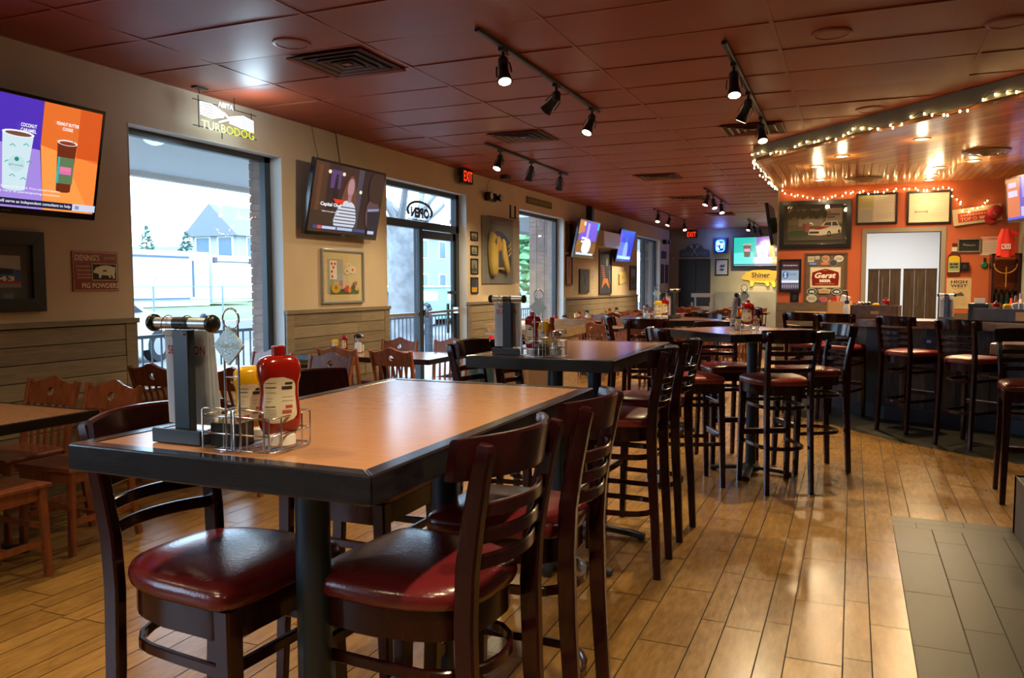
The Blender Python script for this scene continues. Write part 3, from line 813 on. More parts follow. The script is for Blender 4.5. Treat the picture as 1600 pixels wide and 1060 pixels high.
# bar sink side cabinet with register, seen at the right end, and half wall in the foreground
o = thing('half_wall', 'low brown half wall with a wooden cap at the right edge of the picture', 'half wall', (0, 0, 0))
m = new(P('half_wall_panel', (.10, .070, .030), .45, noise=.3, nscale=3, stretch=(1, 1, 4))); m.bb(.92, .3, 0, 1.05, 5.14, .74); m.build('panel', o)
m = new(P('cap_wood', (.22, .105, .040), .35, noise=.3, nscale=6, stretch=(1, 5, 1))); m.bb(.885, .28, .74, 1.09, 5.17, .775); m.build('cap', o, bevel=.005)
m = new(P('grey_plinth', (.075, .065, .060), .5, noise=.3, nscale=5)); m.bb(.86, .3, 0, .92, 5.20, .33); m.bb(.86, 5.14, 0, 1.05, 5.20, .33); m.build('plinth', o, bevel=.004)
m = new(VINYL2); m.bb(.95, 3.4, .776, 1.06, 5.02, .86); tag(m.build('booth_cushion', None, bevel=.02, seg=3), 'red vinyl booth cushion resting on the half wall cap', 'cushion')

# ================================================================== track lights
WARM = (1.0, 0.78, 0.45)
def spot(loc, target, energy, size=1.2, blend=.6, col=WARM, parent=None, r=.04):
    ld = bpy.data.lights.new('lamp', 'SPOT'); ld.energy = energy; ld.spot_size = size; ld.spot_blend = blend; ld.color = col; ld.shadow_soft_size = r
    o = bpy.data.objects.new('lamp', ld); COL.objects.link(o)
    o.rotation_euler = (Vector(target) - Vector(loc)).to_track_quat('-Z', 'Y').to_euler(); o.location = loc
    if parent is not None: o.parent = parent
    return o
BULB = E('#fff0c0', 22)
def track(x, y0, y1, heads, label, tilt=(0, 0), energy=150, x1=None):
    x1 = x if x1 is None else x1
    t = thing('track_light', label, 'track light', (0, 0, 0), 0, 'track lights on the rust ceiling')
    m = new(BLACKM); m.bar([(x, y0, ZC - .014), (x1, y1, ZC - .014)], .034, .022); m.build('track', t)
    for k, (hy, tx, ty) in enumerate(heads):
        hx = x + (x1 - x) * (hy - y0) / (y1 - y0)
        p = Vector((hx, hy, ZC - .025)); d = Vector((tx, ty, -1)).normalized()
        m = new(BLACKM); m.bb(hx - .018, hy - .04, ZC - .045, hx + .018, hy + .04, ZC - .022); m.cyl(p, p - Vector((0, 0, .07)), .010, n=8)
        a = p - Vector((0, 0, .10))
        m.lathe([(.012, -.03), (.032, -.022), (.034, .035), (.022, .05)], a, 14)
        b = a + d * .075
        s2 = d.cross(Vector((0, 1, 0))).normalized()
        m.cyl(a, b, .030, .034, n=16); m.cyl(b, b + d * .055, .036, .050, n=20)
        m.bar([a + s2 * .045, a + s2 * .052 + d * .05, b + s2 * .052], .006, .018, up=(0, 1, 0)); m.bar([a - s2 * .045, a - s2 * .052 + d * .05, b - s2 * .052], .006, .018, up=(0, 1, 0))
        h = m.build('lamp_head', t, smooth=True, sharp=.6)
        m = new(BULB); e = b + d * .056; m.cyl(e - d * .012, e, .034, .040, n=18); m.build('bulb', h, smooth=True, sharp=.6)
        spot(e + d * .012, e + d, energy, 1.75, .85, parent=h, r=.035)
track(-2.11, 4.45, 6.95, [(4.84, .25, -.35), (5.85, -1.1, .25), (6.75, -.25, -.5)], 'long track light with three lamps over the second high table')
track(-.79, 5.30, 8.60, [(5.80, .10, -.35), (6.70, -.5, .15), (7.75, .2, -.45)], 'track light over the aisle nearest the pine bar ceiling', x1=-.82)
track(-3.70, 8.0, 10.7, [(8.40, -.15, -.55), (9.35, -.4, .2), (10.42, -.35, .5)], 'track light nearest the lit EXIT sign over the entrance', energy=190)
track(-2.22, 13.1, 15.8, [(13.45, -.3, -.3), (14.05, .3, -.3), (15.05, .2, -.4)], 'track light in the middle of the back room ceiling', energy=380, x1=-2.26)
track(-3.75, 16.2, 19.6, [(16.6, 0, -.45), (17.7, -.3, -.3), (19.4, .2, -.45)], 'track light above the far end of the window wall', energy=380)
track(-2.33, 19.8, 22.6, [(20.1, -.2, -.4), (21.0, .1, .9), (22.4, .3, .5)], 'track light right before the back wall television', energy=380)
track(-2.11, -1.6, 1.6, [(-1.0, .2, .3), (.3, -.2, .3), (1.3, .25, .35)], 'track light above the camera over the nearest high table', energy=85)
track(-.22, -1.2, 2.2, [(-.8, .1, .2), (.6, .1, .15), (1.75, -.05, .0)], 'track light above the aisle beside the nearest stools', energy=135)
track(-3.70, .25, 2.6, [(.55, .2, .1), (1.5, -.2, .2), (2.42, .05, .15)], 'track light above the leftmost low table', energy=40)
track(1.4, 1.0, 3.6, [(1.4, .2, .2), (2.3, -.3, .1), (3.3, -.4, .4)], 'track light over the dark tiles behind the half wall', energy=20)
# recessed lamps in the pine ceiling
for k, (x, y, w) in enumerate(((.58, 8.87, 'nearest the fascia on the right'), (-.15, 9.69, 'near the left end of the fascia'), (-.44, 10.40, 'above the left end of the bar'), (-.45, 11.75, 'closest to the big car picture'), (.92, 11.1, 'in front of the round vent'), (.90, 11.85, 'nearest the kitchen doorway'), (.91, 12.35, 'against the orange wall above the right certificate'), (1.23, 10.65, 'beside the round vent'))):
    t = thing('recessed_light', 'recessed lamp in the pine ceiling ' + w, 'ceiling light', (x, y, ZS), 0, 'recessed lamps in the pine ceiling')
    m = new(P('lamp_trim', (.20, .15, .10), .35)); n = 24
    m.rings([[(r * math.cos(2 * PI * i / n), r * math.sin(2 * PI * i / n), z) for i in range(n)] for r, z in ((.085, -.001), (.085, -.006), (.060, -.008), (.056, .0))], cap=False); m.build('trim_ring', t, smooth=True)
    m = new(E('#ffe9c0', 16)); m.lathe([(.055, -.001), (.055, -.004), (.03, -.010)], n=20); b = m.build('bulb', t, smooth=True)
    spot((0, 0, -.02), (0.02 * (k % 3 - 1), -.15, -1), 150 if k != 6 else 18, 2.7, .9, col=(1, .72, .38), parent=b, r=.05)
    ld = bpy.data.lights.new('ceiling_fill', 'POINT'); ld.energy = 4; ld.color = (1, .72, .38); ld.shadow_soft_size = .04; o_ = bpy.data.objects.new('ceiling_fill', ld); COL.objects.link(o_); o_.parent = b; o_.location = (0, 0, -.10)  # point light added under each recessed lamp to brighten the pine ceiling
# kitchen fluorescent
t = thing('kitchen_light', 'bright fluorescent ceiling panel in the white kitchen', 'ceiling light', (.6, 14.6, 2.598))
m = new(WHITEP); m.bb(-.66, -.34, -.012, .66, .34, .0); m.build('light_frame', t)
m = new(E('#f4faff', 42)); m.bb(-.60, -.28, -.016, .60, .28, -.012); m.build('diffuser', t)

# ================================================================== televisions
def tv(M, w, h, label, art, group=None, mount=True, glow=1.0):
    t = thing('television', label, 'television', M=M, group=group)
    m = new(P('tv_gloss_black', (.006, .006, .007), .15, coat=.5)); m.bb(-w / 2, -h / 2, -.045, w / 2, h / 2, 0); b = .022
    m.bb(-w / 2, -h / 2, 0, w / 2, -h / 2 + b * 1.9, .006); m.bb(-w / 2, h / 2 - b, 0, w / 2, h / 2, .006)
    m.bb(-w / 2, -h / 2, 0, -w / 2 + b, h / 2, .006); m.bb(w / 2 - b, -h / 2, 0, w / 2, h / 2, .006)
    c = m.build('cabinet', t, bevel=.003)
    a = Art(w - 2 * b, h - 2.9 * b, 0.001); art(a)
    for v in a.mb.v: v.y += b * .45
    a.mb.build('screen', t)
    g = new(C('9a9a9a', .4)); g.text('SAMSUNG', 0, -h / 2 + b * .9, .0068, .010); g.build('logo', c)
    if mount:
        m = new(BLACKM); m.bb(-.12, -.12, -.09, .12, .12, -.045); m.bar([(0, 0, -.09), (0, -.02, -.20)], .05, .05, up=(0, 1, 0)); m.build('wall_mount', t)
    return t
def cup(a, cx, cy, w, h, body, lid, liquid, s):
    a.poly([(cx - w / 2, cy + h / 2), (cx - w * .36, cy - h / 2), (cx + w * .36, cy - h / 2), (cx + w / 2, cy + h / 2)], body)
    a.ell(cx, cy - h / 2, w * .36, h * .035, body); a.ell(cx, cy + h / 2, w / 2 * 1.04, h * .06, lid); a.ell(cx, cy + h / 2 - .004, w * .43, h * .04, liquid)
def art_ad(a, k=1.0):
    e = lambda c: E(c, k)
    a.rect(0, 0, .655, 1, e('#4f2fb8')); a.poly([(.0, 0), (.70, 0), (.655, .55), (0, .62)], e('#a58ae0')); a.poly([(.655, .60), (.70, 0), (1, 0), (1, 1), (.655, 1)], e('#e8702a'))
    a.poly([(.655, .60), (.78, .56), (.98, 0), (.70, 0)], e('#ff9c4a')); a.poly([(.78, .56), (1, .50), (1, 0), (.98, 0)], e('#f88a3c')); a.rect(.865, .53, 1, 1, e('#d8561e'))
    cup(a, .53, .42, .165, .50, e('#cfe6ee'), e('#f4f8ff'), e('#7a4a3e'), k)
    for x, y in ((.49, .55), (.56, .57), (.50, .28), (.56, .26), (.47, .40), (.585, .42)): a.line([(x, y), (x + .015, y + .02), (x + .03, y)], .008, e('#2fa89a'))
    a.ell(.53, .40, .045, .075, e('#bfe0e6')); a.ell(.53, .44, .012, .02, e('#1e8a78')); a.txt('girl scouts', .53, .385, e('#2b3c4c'), .022, .075)
    cup(a, .80, .43, .115, .46, e('#6e2a16'), e('#f2e6e6'), e('#8a3a20'), k)
    a.rect(.752, .27, .848, .52, e('#5f7a54')); a.rect(.752, .27, .765, .52, e('#36b4b4')); a.rect(.768, .36, .835, .43, e('#e87ab8')); a.txt('DUNKIN', .802, .41, e('#ff7a30'), .026, .058); a.txt('DONUTS', .802, .378, e('#d83a90'), .024, .058)
    a.line([(.83, .66), (.845, .88)], .012, e('#c8743c'))
    a.txt('COCONUT', .575, .755, e('#ffffff'), .034, .085, bold=.02); a.txt('CARAMEL', .575, .71, e('#ffffff'), .034, .085, bold=.02)
    a.txt('PEANUT BUTTER', .79, .83, e('#ffffff'), .032, .13, bold=.02); a.txt('COOKIE', .79, .785, e('#ffffff'), .032, .06, bold=.02)
    a.txt('Girl Scouts of the USA. Price and participation', .60, .185, e('#ffffff'), .026, .36); a.txt('may vary at participating locations', .60, .145, e('#ffffff'), .026, .36)
    a.rect(0, .02, .86, .085, e('#1c1c3c')); a.txt('and will serve as independent consultant to help', .63, .052, e('#e8e8ff'), .036, .44, bold=.015); a.rect(.86, .02, 1, .085, e('#cdd6ee')); a.rect(.875, .035, .90, .07, e('#8896b8'))
def art_news(a, k=.9):
    e = lambda c: E(c, k)
    a.rect(0, 0, 1, 1, e('#3a2220')); a.rect(0, 0, .18, 1, e('#4a2c20')); a.rect(.05, .05, .10, .95, e('#5f3a26')); a.rect(.18, .35, .35, 1, e('#2a1820')); a.rect(.22, .65, .36, .92, e('#5a3a70')); a.poly([(.27, .45), (.33, .45), (.32, .80), (.28, .80)], e('#14141e')); a.ell(.30, .83, .018, .03, e('#14141e'))
    a.rect(.60, .1, .68, 1, e('#44424e')); a.rect(.68, 0, 1, 1, e('#2a1a1e')); a.rect(.0, .0, .3, .3, e('#3a2a22'))
    for x, y in ((.19, .88), (.385, .88), (.66, .66)): a.ell(x, y, .022, .028, e('#fff4c8'), 12)
    a.poly(chaikin([(.47, .88), (.40, .60), (.38, .30), (.46, .12), (.56, .12), (.64, .30), (.60, .62), (.55, .88)]), e('#6e4230'))
    a.poly(chaikin([(.36, .40), (.30, .05), (.66, .05), (.62, .42), (.54, .50), (.44, .50)]), e('#d8dce8'))
    for i in range(7): a.rect(.325 + .004 * i, .09 + i * .05, .645 - .004 * i, .105 + i * .05, e('#343850'))
    a.ell(.505, .70, .048, .14, e('#b88890')); a.poly([(.48, .48), (.53, .48), (.53, .60), (.48, .60)], e('#a87a80'))
    a.poly(chaikin([(.80, .10), (.76, .45), (.84, .60), (.98, .55), (1, .05)]), e('#5c4048')); a.poly(chaikin([(.78, .60), (.77, .90), (.84, 1), (1, 1), (1, .55), (.88, .50)]), e('#38221e')); a.poly([(.80, .38), (.98, .42), (.98, .45), (.80, .42)], e('#8a96c0')); a.poly([(.84, 0), (.80, .38), (1, .40), (1, 0)], e('#14182a'))
    a.poly([(.27, .50), (.43, .50), (.41, .42), (.37, .45), (.33, .42)], e('#e8341e')); a.txt('Capital One', .25, .40, e('#ffffff'), .07, .28, bold=.03); a.txt('what is in your wallet', .26, .30, e('#e8e8f0'), .03, .24, bold=.02)
    a.rect(.05, .04, .80, .09, e('#3a4878')); a.rect(.11, .04, .16, .09, e('#e84a4a')); a.rect(.17, .045, .36, .085, e('#c4d4ee')); a.rect(.38, .045, .60, .085, e('#b4cce8')); a.rect(.84, .03, .94, .08, e('#c8d0e8'))
def art_purple(a, k=1.1):
    e = lambda c: E(c, k)
    a.rect(0, 0, 1, 1, e('#4a3020')); a.rect(.05, .45, .95, 1, e('#6a4ad8')); a.poly([(.0, .6), (.3, .7), (.25, 1), (0, 1)], e('#c87838')); a.ell(.15, .25, .18, .22, e('#8a5a24')); a.ell(.85, .22, .15, .2, e('#7a5024'))
    a.poly(chaikin([(.25, .1), (.30, .45), (.55, .55), (.75, .40), (.65, .05)]), e('#e8ecff')); a.rect(.40, .5, .52, .95, e('#b8a0f0')); a.rect(.2, .38, .5, .44, e('#ffffff')); a.rect(.2, .48, .45, .54, e('#ffffff')); a.ell(.25, .92, .05, .06, e('#fff0b0'))
    a.rect(.05, .03, .9, .09, e('#d8e4ff')); a.rect(.9, .8, 1, 1, e('#18b8c8'))
def art_blue(a, k=1.3):
    e = lambda c: E(c, k)
    a.rect(0, 0, 1, 1, e('#2438c8')); a.rect(.05, .1, .5, .6, e('#4a6cf0')); a.poly(chaikin([(.35, .1), (.38, .55), (.5, .7), (.62, .55), (.7, .1)]), e('#8ca8f8')); a.ell(.5, .72, .08, .1, e('#4858a8')); a.rect(.05, .05, .95, .16, e('#8cd0ff')); a.rect(.3, .07, .9, .12, e('#e8f0ff')); a.rect(.0, .6, .15, .9, e('#6a3ad0'))
def art_cups(a, k=1.3):
    e = lambda c: E(c, k)
    a.rect(0, 0, .42, 1, e('#28b8a8')); a.rect(.42, 0, .66, 1, e('#8a5ac0')); a.rect(.66, 0, 1, 1, e('#ffa040')); a.poly([(0, 0), (0, .45), (.36, .5), (.42, .0)], e('#5ad8d0')); a.poly([(.40, 0), (.36, .3), (.72, .3), (.72, 0)], e('#d8c8f0')); a.poly([(.72, 0), (.72, .5), (1, .45), (1, 0)], e('#ffc070'))
    cup(a, .25, .53, .15, .42, e('#5a5a4a'), e('#ffd8d8'), e('#a85a4a'), k); a.rect(.195, .5, .305, .6, e('#f0a0c8')); a.txt('DUNKIN', .25, .55, e('#e86a30'), .05, .09)
    cup(a, .54, .43, .24, .50, e('#e8f0f4'), e('#ffffff'), e('#c8a898'), k); a.ell(.54, .43, .02, .04, e('#58a890')); a.rect(.5, .80, .6, .82, e('#ffffff')); a.rect(.51, .75, .59, .77, e('#ffffff'))
    cup(a, .82, .53, .15, .42, e('#5a5a4a'), e('#ffd8d8'), e('#a85a4a'), k); a.rect(.765, .5, .875, .6, e('#f0a0c8')); a.txt('DUNKIN', .82, .55, e('#e86a30'), .05, .09)
    a.rect(0, .02, 1, .06, e('#2a4a6a')); a.rect(.35, .14, .9, .17, e('#ffffff'))
def art_side(a, k=1.2):
    e = lambda c: E(c, k)
    a.rect(0, 0, 1, 1, e('#4a48b8')); a.rect(.0, .05, .33, 1, e('#c86848')); a.rect(.05, .78, .25, .9, e('#b8b0f8')); a.rect(.04, .55, .28, .7, e('#c8c0ff')); a.rect(.4, .5, .9, 1, e('#8088e8')); a.rect(.45, .3, .9, .5, e('#303878')); a.rect(.36, .05, .9, .28, e('#b0b8ff')); a.rect(0, 0, 1, .05, e('#3050ff'))
TG = 'televisions on the window wall'
tv(on_left(3.335, 2.20, -4.69, .20), 1.25, .73, 'large television at the left edge showing two cups on purple and orange', art_ad, TG)
tv(on_left(6.85, 2.235, -4.69, .20), 1.22, .72, 'television between window and entrance showing a woman in a striped top', art_news, TG)
tv(on_left(14.74, 2.26, -4.69, .20), 1.25, .72, 'far television with a purple picture, beside the narrow framed prints', art_purple, TG)
tv(on_left(17.56, 2.25, -4.69, .20), 1.25, .72, 'far television with a deep blue picture, right of the wall heater', art_blue, TG)
tv(on_back(-2.34, 2.285, YB - .215, .05), 1.45, .83, 'television on the back wall showing three cups on teal, violet and orange', art_cups, None)
tv(on_back(1.87, 2.43, 11.27, .08, -1.30), 1.0, .56, 'angled television in the right corner above the bar', art_side, None)
tv(Matrix(((0, 0, -1, -1.24), (-1, 0, 0, 13.6), (0, 1, 0, 2.33), (0, 0, 0, 1))) @ Matrix.Rotation(.15, 4, 'X'), 1.1, .66, 'television seen edge-on at the corner of the orange wall', art_blue, None)
def cable(pts, name, label, r=.004): 
    m = new(BLACKM); m.tube(pts, r, 5, up=(.3, 1, 0)); return tag(m.build(name, None, smooth=True), label, 'cable')
cable([(-4.85, 6.50, 2.93), (-4.84, 6.52, 2.80), (-4.82, 6.56, 2.62), (-4.74, 6.57, 2.50)], 'cable', 'thin pale-shadowed cable above the left of the striped-top television', .003)
cable([(-4.85, 6.80, 2.935), (-4.83, 6.86, 2.93), (-4.83, 6.88, 2.85), (-4.80, 6.885, 2.62), (-4.74, 6.885, 2.50)], 'cable', 'black cable dropping from the ceiling to the striped-top television', .006)

# ================================================================== pictures and signs
def framed(M, w, h, fw, fm, label, art, mat_=None, mw=.0, depth=.025, glassy=True, group=None, cat='picture', name='framed_picture'):
    t = thing(name, label, cat, M=M, group=group)
    m = new(fm); x, y = w / 2, h / 2
    for q in ([(-x, -y), (x, -y), (x - fw, -y + fw), (-x + fw, -y + fw)], [(x, -y), (x, y), (x - fw, y - fw), (x - fw, -y + fw)], [(x, y), (-x, y), (-x + fw, y - fw), (x - fw, y - fw)], [(-x, y), (-x, -y), (-x + fw, -y + fw), (-x + fw, y - fw)]):
        m.prism(q, 0, depth)
    m.build('frame', t, bevel=.002)
    m = new(mat_ or C('d8d0b8')); m.bb(-x + fw, -y + fw, 0, x - fw, y - fw, depth * .4); 
    a = Art(w - 2 * fw - 2 * mw, h - 2 * fw - 2 * mw, depth * .4, m); art(a); m.build('picture', t)
    if glassy: g = MB().mat(GLASS); g.bb(-x + fw, -y + fw, depth * .70, x - fw, y - fw, depth * .80); g.build('glass', t)
    return t
def plate(name, M, w, h, col, label, art, cat='sign', depth=.006, outline=None, border=None, group=None):
    t = thing(name, label, cat, M=M, group=group)
    m = new(col)
    if outline: m.prism([((px - .5) * w, (py - .5) * h) for px, py in outline], 0, depth)
    else: m.bb(-w / 2, -h / 2, 0, w / 2, h / 2, depth)
    m.build('board', t, bevel=.001)
    a = Art(w, h, depth, step=.0006); art(a)
    if a.mb.v: a.mb.build('lettering', t)
    return t
PIG = chaikin([(.0, .50), (.03, .62), (.10, .70), (.13, .86), (.20, .80), (.30, .92), (.50, .97), (.75, .95), (.92, .84), (1, .88), (.98, .70), (.97, .45), (.93, .34), (.96, .20), (.95, .02), (.87, .03), (.85, .20), (.80, .30), (.76, .28), (.80, .10), (.70, .06), (.68, .26), (.45, .26), (.36, .30), (.34, .08), (.24, .04), (.25, .30), (.20, .38), (.10, .40), (.03, .42)], 1)
def inpig(a, cx, cy, w, h, m): a.poly([(cx + (x - .5) * w, cy + (y - .5) * h) for x, y in PIG], m)
BF = P('black_frame_wood', (.008, .008, .009), .28, coat=.3)
def art_race(a):
    a.rect(0, 0, 1, 1, C('8a8a92')); a.rect(0, .55, 1, 1, C('a8a8ac')); a.poly([(.1, .15), (1, .12), (1, .55), (.75, .62), (.45, .62), (.3, .45), (.1, .42)], C('3a5a98')); a.rect(.6, .42, .9, .58, C('2a3038')); a.poly([(.1, .15), (1, .12), (1, .2), (.1, .24)], C('b83a28')); a.txt('43', .82, .28, C('e8e8e8'), .16, .2, bold=.03)
    a.poly(chaikin([(.50, .15), (.50, .55), (.47, .80), (.55, .88), (.66, .84), (.70, .6), (.66, .45), (.64, .15)]), C('b8381c')); a.rect(.51, .10, .65, .42, C('2c4470')); a.ell(.58, .88, .05, .06, C('b0826a')); a.ell(.58, .93, .08, .03, C('6a5a40'))
framed(on_left(3.22, 1.49), .84, .51, .085, BF, 'black-framed racing picture at the left edge, figure in red by a blue car', art_race, C('4a4c54'), .07, .04)
def art_pig(a):
    a.rect(.02, .02, .98, .98, C('d8c8a0')); a.rect(.03, .035, .97, .965, C('8a1c12', .35)); a.txt("DENNIS'S", .32, .84, C('d8c8a0'), .15, .52, bold=.02); [a.rect(.68 + .04 * i, .80, .71 + .04 * i, .88, C('a89870')) for i in range(6)]
    a.rect(.40, .27, .95, .70, C('d8c8a0')); a.rect(.415, .285, .935, .685, C('141210')); inpig(a, .675, .49, .50, .36, C('d8d0b0')); a.rect(.64, .50, .72, .54, C('3a3428'))
    [a.rect(.06 + .045 * i, y - .02, .09 + .045 * i, y + .02, C('b8a478')) for y in (.62, .52, .42, .34) for i in range(7)]; a.txt('PIG POWDERS', .54, .14, C('e0d4b0'), .13, .80, bold=.02)
plate('tin_sign', on_left(4.045, 1.500), .37, .275, C('7c1a10', .3), 'red tin pig powders sign with a white pig', art_pig)
def art_cards(a):
    a.rect(0, 0, 1, 1, C('c8b890')); a.rect(0, 0, .5, 1, C('9aa094')); a.rect(.08, .42, .30, .95, C('e0d8c8'))
    for x, y in ((.14, .86), (.24, .86), (.19, .76), (.14, .64), (.15, .5)): a.ell(x, y, .035, .04, C('c03a30'), 8)
    for x, y, r in ((.68, .82, .08), (.62, .66, .1), (.8, .7, .12)): a.ell(x, y, r, r, C('d8ccb0')); a.ell(x, y, r * .3, r * .3, C('c84a40'))
    a.rect(.1, 0, 1, .14, C('3a5a38')); a.ell(.25, .18, .15, .16, C('c8a01c')); a.ell(.25, .18, .05, .05, C('8a6a10'))
    for x, y, c in ((.42, .32, 'b85a6a'), (.62, .18, 'c8402a'), (.68, .1, 'd87a20'), (.82, .2, '4a4a4a'), (.92, .15, 'c8a828'), (.55, .12, 'a83a3a'), (.88, .3, 'a06a4a')): a.ell(x, y, .06, .07, C(c), 8)
framed(on_left(6.99, 1.49), .74, .55, .022, P('silver_frame', (.45, .47, .52), .3, metal=.8), 'silver-framed cartoon print of playing cards and flowers', art_cards, C('cbb98a'), .075, .03)
# four small stacked frames beside the jersey case
sg = 'four small black frames stacked beside the entrance'
for (z, h, c1, c2, lb) in ((2.075, .125, 'b0a890', '5a6a5a', 'topmost of the four small stacked frames, a tiny portrait'), (1.88, .135, 'b8ae94', '6a7a6a', 'second of the four small stacked frames from the top'), (1.66, .215, '8a8c84', '4a5048', 'third of the four small stacked frames, greyish group photo'), (1.395, .225, '30405a', 'd8a020', 'lowest of the four small stacked frames, player on yellow')):
    framed(on_left(10.13, z), .23, h, .018, BF, lb, lambda a, c1=c1, c2=c2: (a.rect(0, 0, 1, 1, C(c1)), a.rect(0, 0, 1, .35, C(c2)), a.ell(.45, .5, .12, .2, C('4a3a2a'))), C('a8a290'), .01, .018, group=sg)
# jersey case
t = thing('jersey_case', 'clear wall case with a yellow and navy sports jersey', 'display case', M=on_left(10.93, 1.90, -4.866))
m = new(P('case_backing', (.20, .18, .155), .5)); m.bb(-.56, -.48, 0, .56, .48, .012); m.build('back_panel', t)
m = MB().mat(glass('acrylic', (.93, .95, .97), .02, .05))
for q in ((-.56, -.48, .012, -.556, .48, .13), (.556, -.48, .012, .56, .48, .13), (-.56, .476, .012, .56, .48, .13), (-.56, -.48, .012, .56, -.476, .13), (-.56, -.48, .126, .56, .48, .13)): m.bb(*q)
m.build('clear_cover', t)
yel = P('yellow_cloth', (.62, .40, .07), .8); nav = P('navy_cloth', (.05, .055, .10), .8)
def cloth(pts, z0, z1, mt, nm, par):
    m = new(mt); q = chaikin(pts, 2); c = (sum(p[0] for p in q) / len(q), sum(p[1] for p in q) / len(q))
    m.rings([[(c[0] + (p[0] - c[0]) * k, c[1] + (p[1] - c[1]) * k, z) for p in q] for k, z in ((1, z0), (1.0, z0 + (z1 - z0) * .5), (.9, z1), (.5, z1 + .004))]); return m.build(nm, par, smooth=True, sharp=1.2)
j = cloth([(-.22, .24), (-.05, .30), (.12, .28), (.34, .20), (.42, .05), (.46, -.34), (-.12, -.30), (-.20, .0)], .014, .05, nav, 'jersey', t)
cloth([(-.36, .26), (-.24, .28), (-.14, .16), (-.13, -.30), (-.17, -.38), (-.34, -.36), (-.40, .0)], .03, .085, yel, 'sleeve', j)
cloth([(.08, .24), (.16, .0), (.30, -.30), (.24, -.36), (.10, -.20), (.03, .0)], .05, .09, yel, 'sleeve', j)
cloth([(-.14, .20), (-.06, .22), (.02, .12), (.0, .0), (-.10, -.02)], .05, .075, P('orange_cloth', (.60, .30, .06), .8), 'collar_patch', j)
m = new(yel); m.bb(-.14, -.27, .052, .14, -.245, .056); m.build('waist_stripe', j)
for k in range(3): 
    m = new(yel); m.box((.34, .10 - .07 * k, .056), (.12, .022, .004), Matrix.Rotation(.6, 3, 'Z')); m.build('shoulder_stripe', j)
m = new(BLACK); m.text('4', -.25, .13, .093, .11, bold=.03); m.build('number', j)
# wall rack of two pegs
m = new(P('dark_rack', (.05, .012, .01), .5)); m.bb(-.13, -.10, 0, .13, -.085, .03); m.bb(-.12, -.10, .0, -.10, .10, .02); m.bb(.07, -.10, .0, .09, .10, .02)
o = m.build('wall_rack'); o.matrix_world = on_left(11.52, 2.52); tag(o, 'little dark two-post rack above the jersey case', 'rack')
# emergency lights
for (M, lb) in ((on_left(10.62, 2.66), 'twin-headed emergency light above the jersey case'), (on_left(22.3, 2.58), 'emergency light near the back corner of the window wall')):
    t = thing('emergency_light', lb, 'emergency light', M=M)
    m = new(BLACK); m.bb(-.14, -.06, 0, .14, .06, .08); m.build('housing', t, bevel=.01)
    for s in (-1, 1):
        m = new(BLACKM); m.lathe([(.03, -.03), (.05, 0), (.055, .035)], (s * .17, 0, .10), 14); h = m.build('lamp_head', t, smooth=True, sharp=.6)
        m = new(C('a8a8a0', .2)); m.lathe([(.048, .036), (.03, .042)], (s * .17, 0, .10), 14); m.build('lens', h)
# EXIT signs
def exit_sign(M, label):
    t = thing('exit_sign', label, 'exit sign', M=M, group=None)
    m = new(BLACK); m.bb(-.15, -.095, -.07, .15, .095, 0); m.build('housing', t, bevel=.004)
    m = new(E('#ff3a14', 1.6)); m.text('EXIT', 0, 0, .002, .135, .25, bold=.012); m.build('lettering', t)
exit_sign(on_left(9.70, 2.835, -4.74), 'red EXIT sign over the entrance on the window wall')
exit_sign(on_back(-4.225, 2.81, YB - .08), 'red EXIT sign above the dark doorway of the back wall')
# sprinkler bell
t = thing('ceiling_sensor', 'small black ceiling sensor above the emergency light', 'sensor', (-4.55, 10.5, ZC)); m = new(BLACK); m.bb(-.05, -.08, -.06, .05, .08, 0); m.build('housing', t, bevel=.01); m = new(BLACKM); m.tube([(-.05, -.05, -.03), (-.22, -.06, -.06), (-.30, .03, -.16), (-.30, .08, -.24)], .003, 5, up=(0, 1, 0)); m.build('wire', t)
# green sign above second window
plate('wooden_sign', on_left(12.65, 2.765), 1.15, .11, P('old_green_board', (.10, .10, .035), .7, noise=.3), 'long green wooden sign above the second window', lambda a: [a.rect(.06 + i * .075, .22 + (i % 3) * .04, .115 + i * .075, .78 - (i % 2) * .06, C('8a7428')) for i in range(12)], depth=.02)
# prints to the right of the second window
BR = P('red_brown_frame', (.10, .022, .010), .35)
framed(on_left(14.17, 2.28), .36, .56, .035, BR, 'upper narrow brown-framed print, pale tower on dark green', lambda a: (a.rect(0, 0, 1, 1, C('3a3e34')), a.poly([(.4, .1), (.6, .1), (.55, .9), (.47, .9)], C('8a8a6a')), a.rect(0, 0, 1, .15, C('5a4a48'))), glassy=False, depth=.03)
framed(on_left(14.17, 1.67), .36, .56, .035, BR, 'lower narrow brown-framed print, mauve plant on pink ground', lambda a: (a.rect(0, 0, 1, 1, C('b08a70')), a.ell(.5, .7, .1, .18, C('6a5a80')), a.line([(.4, .1), (.5, .6), (.55, .2)], .03, C('5a5040')), a.line([(.7, .15), (.52, .45)], .02, C('5a5040'))), glassy=False, depth=.03)
plate('paper_banner', on_left(14.60, 1.48), .28, .54, C('b0a488'), 'narrow cream paper banner hanging beside the grey plaque', lambda a: a.lines(.2, .8, [.15 + i * .08 for i in range(9)], .02, C('8a7c68')), cat='poster', depth=.003)
plate('plaque', on_left(15.08, 1.475), .60, .46, P('slate_plaque', (.05, .052, .065), .6, noise=.4, nscale=20), 'square slate-grey plaque under the purple television', lambda a: (a.ell(.5, .5, .2, .35, C('4a4c5c')), a.ell(.5, .5, .12, .22, C('30323e'))), depth=.03)
